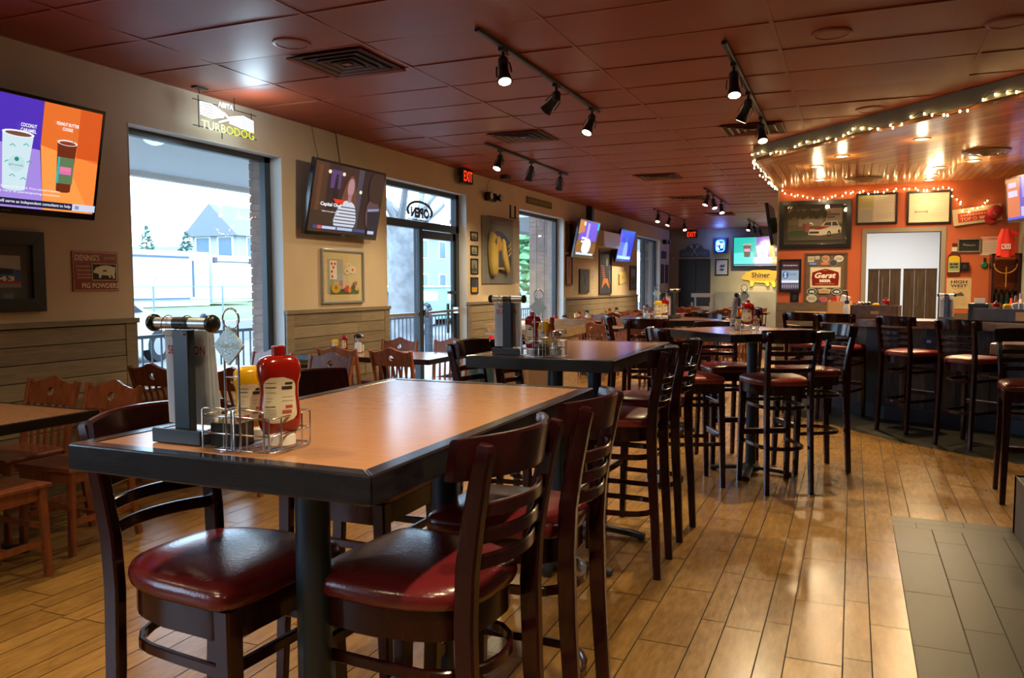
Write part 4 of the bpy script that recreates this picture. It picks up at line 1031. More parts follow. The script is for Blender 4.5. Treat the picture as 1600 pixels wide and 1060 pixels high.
plate('paper_banner', on_left(15.66, 1.49), .28, .56, C('c8bc98'), 'narrow cream paper banner left of the tall navy poster', lambda a: (a.lines(.2, .8, [.2 + i * .09 for i in range(8)], .02, C('a89878')), a.rect(.15, .6, .85, .66, C('c0b0e0')), a.rect(.15, .74, .85, .8, C('c0b0e0'))), cat='poster', depth=.003)
framed(on_left(16.55, 1.665), .92, .93, .03, C('20222a', .4), 'tall navy poster with orange lettering below the wall heater', lambda a: (a.rect(0, 0, 1, 1, C('2a3048')), [a.line([(.10 + .03 * i, .66 - .055 * i), (.40 + .02 * i, .64 - .05 * i)], .03, C('b8705c')) for i in range(8)], a.ell(.62, .74, .07, .1, C('8a90a0')), a.poly([(.15, .1), (.5, .25), (.85, .1), (.7, .35), (.3, .35)], C('c87a38')), a.line([(.85, .55), (.9, .2)], .02, C('a09a8a'))), glassy=False, group=None, name='framed_poster', cat='poster')
t = thing('wall_heater', 'white wall heater unit between the two far televisions', 'heater', M=on_left(16.35, 2.33))
m = new(P('ivory_metal', (.62, .60, .52), .4)); m.bb(-.62, -.16, 0, .62, .16, .22); m.build('housing', t, bevel=.01); m = new(C('b8c8b8', .3)); m.bb(-.55, -.165, .222, .55, -.10, .226); m.build('louvre', t)
plate('speaker_bracket', on_left(15.3, 2.78), .14, .30, BLACKM, 'black box bracket above the purple television', lambda a: None, cat='bracket', depth=.12)
plate('paper_sign', on_left(17.95, 1.56) @ Matrix.Rotation(.10, 4, 'Z'), .72, .26, C('c8b878'), 'tilted cream sign with small red script', lambda a: (a.txt('Spire', .5, .5, C('a03830'), .35, .35, shear=.4), a.rect(.02, .02, .1, .9, C('4a4238'))), depth=.015)
framed(on_left(18.9, 1.56), .62, .58, .04, C('3a3a34'), 'dark framed panel with pale squares left of the last window', lambda a: (a.rect(0, 0, 1, 1, C('5a5a58')), a.rect(.15, .6, .85, .9, C('8a8a90')), a.rect(.2, .2, .8, .5, C('3a3c44'))), glassy=False)
framed(on_left(22.25, 2.22), .5, .20, .03, C('1c2430'), 'small dark plaque by the back corner', lambda a: a.rect(0, 0, 1, 1, C('38465a')), glassy=False)
framed(on_left(22.12, 1.70), .30, .52, .04, C('2c2a34'), 'left of two long narrow frames by the back corner', lambda a: (a.rect(0, 0, 1, 1, C('6a6088')), a.rect(.35, .1, .65, .9, C('4a2030'))), glassy=False)
framed(on_left(22.65, 1.70), .30, .52, .04, C('2c2a34'), 'right of two long narrow frames by the back corner', lambda a: (a.rect(0, 0, 1, 1, C('6a6088')), a.rect(.35, .1, .65, .9, C('4a2030'))), glassy=False)

# ---- neon over the first window
t = thing('neon_sign', 'glowing white and yellow TURBODOG neon sign hanging over the first window', 'neon sign', M=on_left(5.22, 2.755, -4.72))
NW = E('#d8f0ff', 3); NY = E('#cfe000', 1.3)
m = new(NW)
def ntube(p, r=.0045): m.tube([(a, b, 0.0) for a, b in p], r, 6, up=(0, 0, 1))
for i in range(6): ntube([(-.30, .075 - i * .018), (-.18, .078 - i * .017 - .004 * i), (-.05, .035 - i * .006)], .006)
for i in range(6): ntube([(.30, .030 - i * .018), (.18, .05 - i * .019), (.02, .015 - i * .009)], .006)
ntube([(-.05, .04), (.05, -.02), (.16, -.05)], .007); ntube([(-.10, -.045), (.0, -.01), (.10, .02)], .007)
m.text('ABITA', -.02, .098, .0, .040, .17, bold=.02); m.build('white_tubes', t)
m = new(NY); m.text('TURBODOG', 0, -.092, .006, .068, .60, bold=.012); m.build('lettering', t)
m = new(BLACKM)
for p in ([(-.36, .09, -.02), (.36, .09, -.02)], [(-.36, -.11, -.02), (.36, -.11, -.02)], [(-.30, .13, -.02), (-.30, -.12, -.02)], [(.30, .10, -.02), (.30, -.12, -.02)], [(-.28, .14, -.02), (-.30, .185, -.02)], [(.10, .09, -.02), (.10, .185, -.02)], [(-.05, -.11, -.02), (-.05, -.17, -.02)]): m.tube([Vector(p[0]), Vector(p[1])], .004, 5, up=(0, .3, 1))
m.bb(-.36, .172, -.03, -.24, .182, .03); m.build('hanging_frame', t)
ld = bpy.data.lights.new('neon_glow', 'POINT'); ld.energy = 10; ld.color = (.62, .85, 1); ld.shadow_soft_size = .12; o = bpy.data.objects.new('neon_glow', ld); COL.objects.link(o); o.parent = t; o.location = (.05, -.03, .24)
# back of an OPEN sign standing in the transom
t = thing('open_sign', 'unlit OPEN sign seen from behind in the transom over the door', 'sign', M=on_left(8.78, 2.31, -4.955))
m = new(P('dull_tube', (.05, .06, .07), .3)); 
pth = [(.30 * math.cos(a) , .115 * math.sin(a), 0) for a in [2 * PI * i / 28 for i in range(28)]]
m.tube(pth[26:] + pth[:17], .016, 6, up=(0, 0, 1)); m.text('OPEN', 0, -.02, .004, .13, -.46, bold=.06); m.bb(-.18, -.118, -.008, .18, -.108, .02); m.build('sign_tubes', t)
# ---- back wall
plate('good_food_sign', on_back(-4.15, 2.36, YB - .01), .84, .38, P('slate_blue_board', (.045, .055, .060), .6), 'dark GOOD FOOD board with crossed spoon and fork over the doorway', lambda a: (a.txt('GOOD', .23, .25, C('787c78'), .26, .32), a.txt('FOOD', .77, .25, C('787c78'), .26, .32), a.line([(.40, .1), (.60, .8)], .05, C('989a90')), a.line([(.60, .1), (.40, .8)], .05, C('989a90')), a.ell(.40, .80, .05, .12, C('989a90')), a.ell(.60, .80, .045, .11, C('989a90'))), outline=[(0, 0), (1, 0), (1, .45), (.93, .55), (.80, .60), (.75, .80), (.6, .95), (.4, .95), (.25, .80), (.20, .60), (.07, .55), (0, .45)], depth=.02)
t = thing('neon_sign', 'small blue-white neon beer sign on the back wall', 'neon sign', M=on_back(-3.43, 2.47, YB - .10))
m = new(P('blue_acrylic', (.01, .03, .12), .3)); m.bb(-.17, -.2, -.06, .17, .2, -.03); m.build('backing', t)
m = new(E('#3a8cff', 9)); m.tube([(.11 * math.copysign(abs(math.cos(a)) ** .5, math.cos(a)), .15 * math.copysign(abs(math.sin(a)) ** .5, math.sin(a)), 0) for a in [2 * PI * i / 24 for i in range(24)]], .012, 6, closed=True); m.build('blue_outline', t)
m = new(E('#c0ecff', 9)); m.text('B', -.05, .07, 0, .09, bold=.06); m.text('ST', .045, .0, 0, .14, .07, bold=.05); m.text('L', -.05, -.06, 0, .09, bold=.06); m.build('lettering', t)
ld = bpy.data.lights.new('neon_glow', 'POINT'); ld.energy = 12; ld.color = (.12, .25, 1); ld.shadow_soft_size = .12; o = bpy.data.objects.new('neon_glow', ld); COL.objects.link(o); o.parent = t; o.location = (0, .12, .12)
framed(on_back(-3.39, 1.88, YB), .37, .46, .035, C('10121a'), 'small black frame with a blue ink drawing on the back wall', lambda a: (a.rect(0, 0, 1, 1, C('a0a8b8')), a.poly([(.2, .55), (.45, .75), (.6, .65), (.85, .8), (.8, .5), (.2, .5)], C('20304a')), a.ell(.5, .3, .3, .12, C('3a4a60'))), C('a8acb8'), .03)
plate('pig_sign', on_back(-2.38, 1.575, YB - .02), .94, .53, P('yellow_sign_paint', (.60, .34, .03), .5), 'yellow pig-shaped sign under the back wall television', lambda a: (a.txt('Shiner', .54, .66, C('1c1408'), .26, .52, bold=.03), a.line([(.30, .50), (.78, .50)], .02, C('1c1408')), a.txt('TEXAS', .52, .40, C('a8741c'), .07, .3)), outline=PIG, depth=.02)
plate('wall_thermostat', on_back(-4.74, 2.13, YB), .05, .08, C('b8a890'), 'tiny pale thermostat left of the dark doorway', lambda a: None, cat='thermostat', depth=.03)

# ---- orange wall
def art_car(a):
    a.rect(0, 0, 1, 1, C('5a5238')); a.rect(0, .5, 1, 1, C('6a6448')); a.rect(.2, .45, .65, .68, C('8a8470')); a.rect(.7, .55, 1, 1, C('a09078'))
    for i in range(14): a.ell(.03 + i * .05, .78 + (i * 7 % 5) * .03, .05, .12, C('3e3c28'), 8)
    a.rect(0, 0, 1, .22, C('4a4434')); a.ell(.2, .22, .2, .1, C('2c4024')); a.ell(.36, .40, .05, .14, C('8a4a40')); a.ell(.30, .42, .04, .12, C('6a3a38'))
    a.poly([(.38, .18), (.40, .34), (.60, .42), (.68, .58), (.90, .60), (.95, .44), (.99, .38), (.97, .22), (.85, .20), (.60, .15)], C('c8c0ac')); a.poly([(.42, .36), (.62, .44), (.80, .42), (.60, .33)], C('b83a28')); a.poly([(.66, .46), (.70, .56), (.80, .57), (.80, .45)], C('3a3a34')); a.poly([(.82, .45), (.82, .57), (.89, .57), (.93, .45)], C('3a3a34'))
    a.rect(.40, .21, .58, .28, C('2c2a28')); a.ell(.765, .20, .035, .09, C('181614'), 12); a.ell(.765, .20, .016, .04, C('a8a090'), 10); a.ell(.945, .27, .02, .06, C('181614'), 10)
    a.txt('THE', .74, .88, C('2c2a24'), .05, .1, bold=.02); [a.rect(.71 + .035 * i, .77, .735 + .035 * i, .83, C('4a4638')) for i in range(7)]; [a.rect(.73 + .035 * i, .69, .755 + .035 * i, .74, C('4a4638')) for i in range(4)]
framed(on_back(-.54, 2.27, YO), .98, .70, .065, BF, 'big black-framed picture of a white car with red bonnet', art_car, C('3a342c'), .055, .03)
framed(on_back(.275, 2.47, YO), .54, .44, .028, C('1a0e0a', .3), 'framed certificate with cream and yellow papers, left of the plain one', lambda a: (a.rect(0, 0, 1, 1, C('cdc2a4')), a.rect(0, .5, .42, 1, C('b8b078')), a.rect(.02, .02, .40, .48, C('aaa898')), a.rect(.44, .02, 1, 1, C('d4cab0')), a.lines(.05, .38, [.6, .68, .76, .84], .01, C('8a8460')), a.lines(.5, .95, [.15, .22, .3, .7, .8, .9], .01, C('a8a090'))), glassy=False)
framed(on_back(.935, 2.46, YO), .55, .46, .028, C('1a0e0a', .3), 'framed cream certificate with a small red bone drawing', lambda a: (a.rect(0, 0, 1, 1, C('dccfae')), a.line([(.14, .32), (.20, .36), (.42, .36), (.48, .32)], .02, C('b83a28')), a.line([(.14, .40), (.20, .36)], .02, C('b83a28')), a.line([(.48, .40), (.42, .36)], .02, C('b83a28')), a.lines(.1, .9, [.70, .78, .86, .93], .008, C('b0a488')), a.lines(.55, .9, [.2, .28], .008, C('b0a488'))), glassy=False)
def art_lit(a):
    a.rect(0, 0, 1, 1, E('#6a7690', .55)); a.rect(0, .72, 1, 1, E('#5a2a30', .5)); a.txt('We Proudly Serve', .5, .86, E('#ffffff', .7), .06, .85, bold=.02); a.rect(0, .28, 1, .68, E('#a8bccc', .8)); a.ell(.22, .52, .18, .13, E('#2a6ab0', .7)); a.txt('S', .22, .52, E('#ffffff', .8), .2, .14, bold=.04); a.txt('Coastal', .62, .56, E('#2a6ab0', .7), .10, .5, shear=.3); a.rect(0, .24, 1, .33, E('#e8eef8', 1.0)); a.rect(0, 0, 1, .22, E('#5a4a5a', .5))
    for i in range(8): a.ell(.06 + i * .13, .12, .05, .08, E('#b8a8c0', .6), 8)
t = framed(on_back(-.865, 1.53, YO), .31, .48, .035, BF, 'small lit display poster left of the sticker board', art_lit, BLACK, .0, .035, cat='poster', name='lit_poster')
plate('wall_outlet', on_back(-.80, 1.21, YO), .12, .14, BLACK, 'black outlet plate under the small lit poster', lambda a: a.rect(.3, .25, .7, .75, C('1c1c20')), cat='outlet', depth=.012)
def art_board(a):
    def st(cx, cy, rx, ry, c, c2, tx=''):
        a.ell(cx, cy, rx, ry, C(c)); a.ell(cx, cy, rx * .82, ry * .8, C(c2))
        if tx: a.txt(tx, cx, cy, C('3a3a34'), ry * .7, rx * 1.3)
    a.rect(.03, .86, .20, .97, C('b8b4a0')); a.txt('WEST', .115, .915, C('50504a'), .04, .14); a.rect(.22, .91, .34, .98, C('a8a8a0')); st(.50, .92, .10, .07, 'c8a888', 'b88868', 'FC'); st(.84, .92, .12, .065, 'd8d8cc', 'c8c8b8', 'trout'); a.rect(.04, .79, .28, .86, C('3a5a98')); a.txt('PATRIOT', .17, .825, C('d0d8e8'), .03, .18); a.rect(.38, .80, .58, .85, C('c87868')); st(.70, .84, .11, .07, '787c80', '3a3e44')
    a.rect(.10, .36, .90, .76, C('c8bca0', .35)); a.rect(.12, .38, .88, .74, C('dcd0b8', .3)); a.poly([(.16, .40), (.84, .40), (.86, .56), (.84, .66), (.66, .70), (.5, .73), (.34, .70), (.16, .66), (.14, .56)], C('7c1c0c', .3)); a.txt('EST', .5, .695, C('dcc898'), .02, .1)
    a.txt('Gerst', .5, .60, C('f0e8d8'), .11, .56, bold=.04, shear=.25); a.txt('BEER', .5, .495, C('f0e8d8'), .055, .30, bold=.05); a.txt('FOUNDED IN NASHVILLE', .5, .435, C('d8b880'), .022, .5)
    for cx in (.15, .80): a.ell(cx, .285, .13, .065, C('b8c0b8')); a.ell(cx, .285, .115, .052, C('1c2c24')); inpig(a, cx, .28, .15, .06, C('c8ccc4'))
    a.poly([(.35, .25), (.62, .25), (.66, .33), (.55, .34), (.48, .37), (.41, .34), (.31, .33)], C('b8a078')); a.txt("O'BRIEN", .485, .29, C('6a5a38'), .03, .22)
    st(.15, .15, .14, .075, 'c8c4b8', 'b8b4a4', 'PALE ALE'); st(.46, .13, .11, .055, 'b86068', 'b04a58'); st(.70, .07, .11, .075, 'c8b098', 'b87868', 'BREW'); st(.34, .08, .06, .05, '2a3448', '38445c'); a.rect(.80, .14, .90, .21, C('888c90'))
framed(on_back(-.38, 1.455, YO), .58, .81, .03, P('board_frame', (.10, .05, .02), .5), 'brown board covered in round beer stickers and a Gerst tin sign', art_board, P('board_brown', (.125, .085, .058), .6, noise=.2), 0, .022, glassy=False, name='sticker_board', cat='board')
def bottle_art(a):
    a.rect(.08, .42, .92, .56, C('c8a818')); a.ell(.5, .56, .40, .06, C('c8a818')); a.rect(.06, .16, .94, .42, C('8a9060')); a.rect(.2, .33, .42, .39, C('1c2820')); a.rect(.46, .33, .8, .39, C('1c2820')); a.rect(.2, .25, .55, .30, C('1c2820')); a.rect(.6, .25, .8, .30, C('1c2820')); a.rect(.3, .75, .7, .88, C('c0b8a0')); a.rect(.08, .12, .92, .16, C('b8b088'))
plate('bottle_sign', on_back(1.265, 1.735, YO), .165, .45, P('bottle_brown', (.10, .022, .012), .3), 'beer-bottle-shaped sign above the whiskey sign', bottle_art, outline=[(.12, 0), (.88, 0), (.98, .02), (1, .06), (1, .55), (.92, .64), (.72, .72), (.66, .90), (.68, .92), (.68, 1), (.32, 1), (.32, .92), (.34, .90), (.28, .72), (.08, .64), (0, .55), (0, .06), (.02, .02)], depth=.012)
plate('tin_sign', on_back(1.335, 1.27, YO), .30, .42, P('cream_tin', (.55, .40, .20), .4, noise=.1), 'cream HIGH WEST whiskey sign right of the kitchen doorway', lambda a: (a.txt('HIGH', .5, .88, C('3a2818'), .10, .66, bold=.03), a.txt('WEST', .5, .75, C('3a2818'), .10, .66, bold=.03), a.txt('WHISKEY', .5, .66, C('7a5a38'), .03, .5), a.poly([(.25, .44), (.3, .54), (.45, .50), (.6, .55), (.72, .46), (.72, .42), (.25, .42)], C('4a4840')), a.lines(.15, .85, [.12, .18, .24, .30, .36], .008, C('a88a58'))), depth=.004)
framed(on_back(1.44, 1.925, YO), .28, .19, .02, P('pewter_frame', (.30, .27, .24), .35, metal=.6), 'small chalk sign in a pewter frame', lambda a: (a.rect(0, 0, 1, 1, C('14100c')), a.line([(.2, .55), (.26, .66), (.30, .5), (.38, .6), (.44, .45), (.52, .58), (.60, .44), (.68, .58), (.76, .48), (.82, .54)], .04, C('9a9488'))), glassy=False, name='chalk_sign', cat='sign')
plate('paper_notice', on_back(1.74, 1.915, YO), .33, .25, C('d8c0a8'), 'white WARNING notice above the red shirt', lambda a: (a.rect(.02, .78, .98, .98, C('d89880')), a.txt('WARNING', .5, .88, C('8a3428'), .10, .45), a.lines(.12, .9, [.15, .25, .35, .45, .55, .65], .02, C('a89078'), .1)), cat='notice', depth=.002)
plate('wall_speaker', on_back(1.39, 1.64, YO), .11, .11, BLACK, 'small black square box on the orange wall', lambda a: a.ell(.5, .5, .25, .25, C('202022')), cat='speaker', depth=.05)
m = new(C('1c6a38', .4)); m.lathe([(.04, 0), (.045, .01), (.03, .025)], (0, 0, 0), 18); m.mat(BLACKM); m.bb(-.012, .03, 0, .012, .10, .015)
o = m.build('bottle_opener', None, smooth=True, sharp=.6); o.matrix_world = on_back(1.63, 1.655, YO); tag(o, 'round green bottle opener on the orange wall', 'bottle opener')
SGM = on_back(1.52, 2.335, YO - .02, roll=.12)
sgn = plate('wooden_sign', SGM, .58, .22, P('cream_wood', (.55, .46, .27), .6), 'tilted white wooden sign with red lettering and lights draped over it', lambda a: (a.rect(.10, .16, .80, .72, C('c8401c')), [a.rect(.16 + .06 * i, .52, .20 + .06 * i, .62, C('e8b090')) for i in range(9)], a.txt('TOP O', .32, .32, C('e8b090'), .22, .34, bold=.03), [a.rect(.54 + .05 * i, .24, .58 + .05 * i, .40, C('e8b090')) for i in range(4)]), depth=.02)
m = new(C('8a7048')); m.tube([(-.22, .10, .01), (-.02, .26, .006), (.22, .10, .01)], .003, 5, up=(0, 0, 1)); m.bb(-.035, .25, 0, -.005, .275, .015); m.build('hanging_cord', sgn)
def cap(M, label):
    t = thing('baseball_cap', label, 'cap', M=M); red = P('red_cap_cloth', (.42, .018, .012), .8)
    m = new(red); m.rings([[(k * .085 * math.cos(2 * PI * i / 20), k * .10 * math.sin(2 * PI * i / 20), z) for i in range(20)] for k, z in ((1.0, 0), (1.0, .04), (.9, .075), (.6, .10), (.2, .112))]); m.build('crown', t, smooth=True, sharp=1.2)
    m = new(red); m.rings([[(.075 * math.cos(a), -.07 + .095 * math.sin(a) * 1.0, z) for a in [PI + PI * i / 14 for i in range(15)]] for z in (.0, .008)]); m.build('brim', t)
    m = new(C('d8a090')); m.text('K', 0, -.01, .112, .05, bold=.03); m.build('badge', t)
cap(on_back(1.72, 2.36, YO - .045, roll=-.5), 'red baseball cap hanging on the right end of the tilted sign')
# wine rack tower with a red shirt and beads
t = thing('wine_rack', 'dark wooden bottle rack standing behind the bar at the right', 'wine rack', (1.84, 12.42, 0))
m = new(MAHOG)
for x in (-.16, .14): m.bb(x, -.12, 0, x + .03, .12, 1.78)
for z in (.3, .7, 1.04, 1.34, 1.62): m.bb(-.13, -.12, z, .14, .12, z + .015)
m.bb(-.17, -.13, 1.78, .18, .13, 1.80); m.build('rack_frame', t, bevel=.002)
for i in range(4):
    m = new(C('181c14', .15)); m.lathe([(.034, 1.055), (.036, 1.07), (.036, 1.24), (.014, 1.29), (.013, 1.335)], (-.09 + .065 * i, -.03 + .02 * (i % 2), 0), 12)
    o = m.build('wine_bottle', None, smooth=True, sharp=.8); o.location = t.location; tag(o, ('leftmost', 'second', 'third', 'rightmost')[i] + ' dark bottle standing in the wine rack', 'bottle', 'dark bottles in the wine rack')
t2 = thing('red_shirt', 'bright red shirt hung over the top of the wine rack', 'shirt', M=on_back(1.82, 1.955, 12.26))
rs = P('red_shirt_cloth', (.75, .035, .02), .8)
m = new(rs)
fr = []
for k in range(9):
    v = k / 8; z = .165 - .36 * v; hw = .05 + .055 * min(1, v * 2.2) - .006 * v
    fr.append([((hw) * math.cos(a) + .008 * math.sin(5 * a + k), z + (.012 * math.sin(3 * a) if k == 8 else 0), .02 + .035 * math.sin(a) + .006 * math.sin(6 * a)) for a in [2 * PI * i / 24 for i in range(24)]])
m.rings(fr); m.build('shirt_body', t2, smooth=True, sharp=1.4)
m = new(rs); m.rings([[(.05 + .1 * u + .0 , .13 - .05 * u + .03 * math.cos(a), .02 + .02 * math.sin(a)) for a in [2 * PI * i / 10 for i in range(10)]] for u in (0, .4, .9)]); m.build('sleeve', t2, smooth=True, sharp=1.2)
m = new(C('e8e0e0')); m.bb(-.055, -.10, .066, .05, -.035, .069); m.mat(C('c82020')); m.text('K', -.025, -.067, .070, .045, bold=.04); m.text('U', .02, -.067, .070, .045, bold=.04); m.build('badge', t2)
m = new(C('c88830', .3))
for i in range(26):
    a = PI * i / 25; m.sphere((1.70 + .13 * (1 - math.cos(a)), 12.26, 1.66 - .12 * math.sin(a)), .008, 6, 4)
for i in range(14): m.sphere((1.84, 12.26, 1.62 - .02 * i), .008, 6, 4)
tag(m.build('bead_necklace', None, smooth=True), 'string of amber beads hanging on the wine rack', 'beads')
# back-bar shelf and bottles at the right edge
t = thing('back_bar', 'back-bar cabinet along the right wall at the picture edge', 'cabinet', (1.85, 11.0, 0))
m = new(P('back_bar_wood', (.05, .025, .012), .4)); m.bb(-.15, -1.6, 0, .16, 1.0, .95); m.build('body', t); m = new(LIVE); m.bb(-.18, -1.62, .95, .16, 1.02, .985); m.build('worktop', t, bevel=.003)
cols = [('c89018', 'amber'), ('d8d0b8', 'pale'), ('2a5a30', 'green'), ('5a3018', 'brown'), ('8a78a8', 'purple-capped'), ('c8401c', 'red'), ('b8c4c8', 'clear')]
for i in range(14):
    c, nm = cols[i % 7]; m = new(P('liquor_' + c, lin(c), .12)); h = .24 + (i * 5 % 4) * .02
    m.lathe([(.034, 0), (.037, .01), (.037, h * .6), (.015, h * .75), (.013, h)], n=12); o = m.build('liquor_bottle', None, smooth=True, sharp=.8); o.location = (1.80 + .07 * (i % 2), 9.7 + .155 * i, .985)
    tag(o, nm + ' liquor bottle, %s from the near end of the back bar' % ('first second third fourth fifth sixth seventh eighth ninth tenth eleventh twelfth thirteenth last'.split()[i]), 'bottle', 'liquor bottles along the back bar')

# ================================================================== table-top things
RED = P('ketchup_red', (.26, .007, .003), .14, coat=.6, spec=.6)
YEL = P('mustard_yellow', (.72, .40, .01), .18, coat=.5)
CAPW = P('white_cap', (.78, .78, .80), .35)
LAB = P('cream_label', (.70, .62, .48), .5)
def squeeze(name, label, mat_, H, W, D, nub):
    t = thing(name, label, 'sauce bottle')
    prof = [(.026, .70, .70), (.032, .80, .80), (.042, .92, .9), (.060, .97, .98), (.085, .92, .95), (.110, .86, .9), (.132, .88, .92), (.148, .98, 1.0), (.162, 1.0, 1.0), (.176, .96, .95), (.186, .82, .8), (.191, .55, .6), (.193, .2, .25)]
    s = H / .193
    def pt(z, kw, kd, a, off=0.0):
        p = .72
        return (math.copysign(abs(math.cos(a)) ** p, math.cos(a)) * (W / 2 * kw + off), math.copysign(abs(math.sin(a)) ** p, math.sin(a)) * (D / 2 * kd + off), z * s)
    m = new(mat_); m.rings([[pt(z, kw, kd, 2 * PI * i / 32) for i in range(32)] for z, kw, kd in prof]); m.build('bottle_body', t, smooth=True, sharp=1.3)
    m = new(CAPW); m.lathe([(.028, .001), (.031, .004), (.031, .024), (.026, .029)], n=28); m.build('base_cap', t, smooth=True, sharp=.7)
    if nub: m = new(RED); m.lathe([(.0135, H - .002), (.0135, H + .016), (.011, H + .018)], n=16); m.build('top_cap', t, smooth=True, sharp=.7)
    def at(z):
        for (za, wa, da), (zb, wb, db) in zip(prof, prof[1:]):
            if za <= z <= zb: u = (z - za) / (zb - za); return wa + (wb - wa) * u, da + (db - da) * u
        return prof[0][1:]
    def patch(m, z0, z1, a0, a1, off, nz=10, na=8, rnd=False):
        vs = []; fs = []
        for i in range(nz + 1):
            z = z0 + (z1 - z0) * i / nz; kw, kd = at(z); q = 1.0
            if rnd: e = abs(2 * i / nz - 1); q = (1 - max(0, e - .6) ** 2 * 4.5)
            for j in range(na + 1):
                u = (j / na - .5) * q + .5; vs.append(pt(z, kw, kd, a0 + (a1 - a0) * u, off))
        for i in range(nz):
            for j in range(na): k = i * (na + 1) + j; fs.append((k, k + 1, k + na + 2, k + na + 1))
        m._add(vs, fs)
    m = new(LAB); A0, A1 = -PI * .84, -PI * .30
    patch(m, .052, .148, A0, A1, .0006, 14, 12, True)
    m.mat(C('2a2624')); ad = A1 - A0
    for z, u0, u1, th in ((.136, .12, .50, .0008), (.126, .10, .5, .002), (.116, .12, .5, .0006), (.104, .14, .4, .0006), (.098, .14, .36, .0006), (.086, .10, .48, .0018), (.080, .12, .5, .0006), (.076, .12, .5, .0006), (.072, .12, .5, .0006), (.068, .12, .5, .0006), (.064, .12, .5, .0006), (.132, .66, .86, .005), (.122, .62, .86, .007), (.106, .62, .9, .0006), (.098, .62, .88, .0006)):
        patch(m, z, z + th, A0 + ad * u0, A0 + ad * u1, .0010, 1, 4)
    m.mat(C('b84a30')); patch(m, .083, .089, A0 + ad * .66, A0 + ad * .84, .0010, 1, 3); patch(m, .072, .079, A0 + ad * .62, A0 + ad * .8, .0010, 1, 3)
    m.build('label', t, smooth=True)
    return t
ket = squeeze('ketchup_bottle', 'k', RED, .183, .086, .056, True)
mus = squeeze('mustard_bottle', 'm', YEL, .155, .074, .050, False)
_tk = {}
def put(proto, label, x, y, rz=0.0, z=1.0745, group=None, s=1.0):
    o = place(proto, _tk.get(proto.name), label, x, y, rz, z, group); _tk[proto.name] = True; o.scale = (s, s, s); return o
def make_caddy():
    t = thing('wire_caddy', 'c', 'condiment caddy'); w, d = .085, .066
    def rect(z, w_, d_): return [(-w_ + .01, -d_, z), (w_ - .01, -d_, z), (w_, -d_ + .01, z), (w_, d_ - .01, z), (w_ - .01, d_, z), (-w_ + .01, d_, z), (-w_, d_ - .01, z), (-w_, -d_ + .01, z)]
    m = new(CHROME)
    for z in (.004, .036, .070): m.tube(rect(z, w, d), .0021, 6, closed=True)
    for i in range(-2, 3): m.tube([(i * .028, -d, .004), (i * .028, d, .004)], .0015, 6)
    for x in (-w + .004, -w / 3, w / 3, w - .004):
        for y in (-d, d): m.cyl((x, y, .004), (x, y, .070), .0018, n=6)
    for y in (-d / 2, d / 2):
        for x in (-w, w): m.cyl((x, y, .004), (x, y, .070), .0018, n=6)
    # front double hoops
    for x0 in (-.078, .0): m.tube([(x0, -d - .003, .004), (x0, -d - .003, .082), (x0 + .006, -d - .003, .086), (x0 + .066, -d - .003, .086), (x0 + .072, -d - .003, .082), (x0 + .072, -d - .003, .004)], .0020, 6, up=(0, 1, 0))
    m.build('basket', t, smooth=True, sharp=1.2)
    m = new(CHROME)
    for x in (-.017, .017): m.cyl((x, -d - .005, .004), (x, -d - .005, .262), .0021, n=8)
    m.tube([(.020 * math.cos(q), -d - .005, .264 + .020 * math.sin(q)) for q in [2 * PI * i / 24 for i in range(24)]], .0022, 6, closed=True, up=(0, 1, 0))
    m.tube([(-.017, -d - .005, .15), (.017, -d - .005, .15)], .0016, 6); m.build('carry_loop', t, smooth=True, sharp=1.2)
    m = new(P('pewter_plate', (.50, .62, .64), .35, metal=.5, bump=.5, bscale=300)); 
    m.T = Matrix.Translation((0, -d - .011, .212)) @ Matrix.Rotation(PI / 2, 4, 'X'); m.prism([(-.036, 0), (0, -.038), (.036, 0), (0, .038)], -.003, .003); m.mat(C('c8d8d8')); m.text('TABASCO', 0, .0, .0034, .009, .050); m.build('diamond_tag', t)
    return t
cad = make_caddy()
m = new(BLACK); 
def open_box(m, w, d, h, t=.003, z=0): m.bb(-w, -d, z, w, d, z + t); m.bb(-w, -d, z, -w + t, d, h); m.bb(w - t, -d, z, w, d, h); m.bb(-w, -d, z, w, -d + t, h); m.bb(-w, d - t, z, w, d, h)
sug = thing('sugar_caddy', 's', 'sugar packet holder'); open_box(m, .036, .028, .052); m.build('holder', sug)
m = new(C('d8d4c8'))
for i in range(9): m.box((-.027 + .0066 * i, random.uniform(-.003, .003), .036), (.0016, .046, .060), Matrix.Rotation(random.uniform(-.12, .12), 3, 'Y'))
m.mat(C('c85a6a'))
for i in range(3): m.box((.010 + .006 * i, .004, .036), (.0016, .046, .058), Matrix.Rotation(.15, 3, 'Y'))
m.build('sugar_packets', sug)
jar = thing('glass_shaker', 'j', 'shaker'); m = MB().mat(glass('shaker_glass', (.92, .95, .97), .0, .10)); m.lathe([(.026, 0), (.030, .004), (.031, .06), (.026, .085), (.022, .092)], n=18); m.build('glass_body', jar, smooth=True, sharp=.7)
m = new(C('e0dcd4')); m.lathe([(.025, .004), (.028, .006), (.029, .045)], n=16); m.build('contents', jar, smooth=True, sharp=.7)
m = new(CHROME); m.lathe([(.026, .088), (.027, .092), (.027, .104), (.020, .112), (.008, .115)], n=20); m.build('metal_lid', jar, smooth=True, sharp=.7)
hot = thing('hot_sauce_bottle', 'h', 'sauce bottle'); m = new(P('hot_sauce', (.42, .08, .02), .12)); m.lathe([(.019, 0), (.021, .004), (.021, .085), (.010, .115), (.008, .135)], n=14); m.build('bottle_body', hot, smooth=True, sharp=.8)
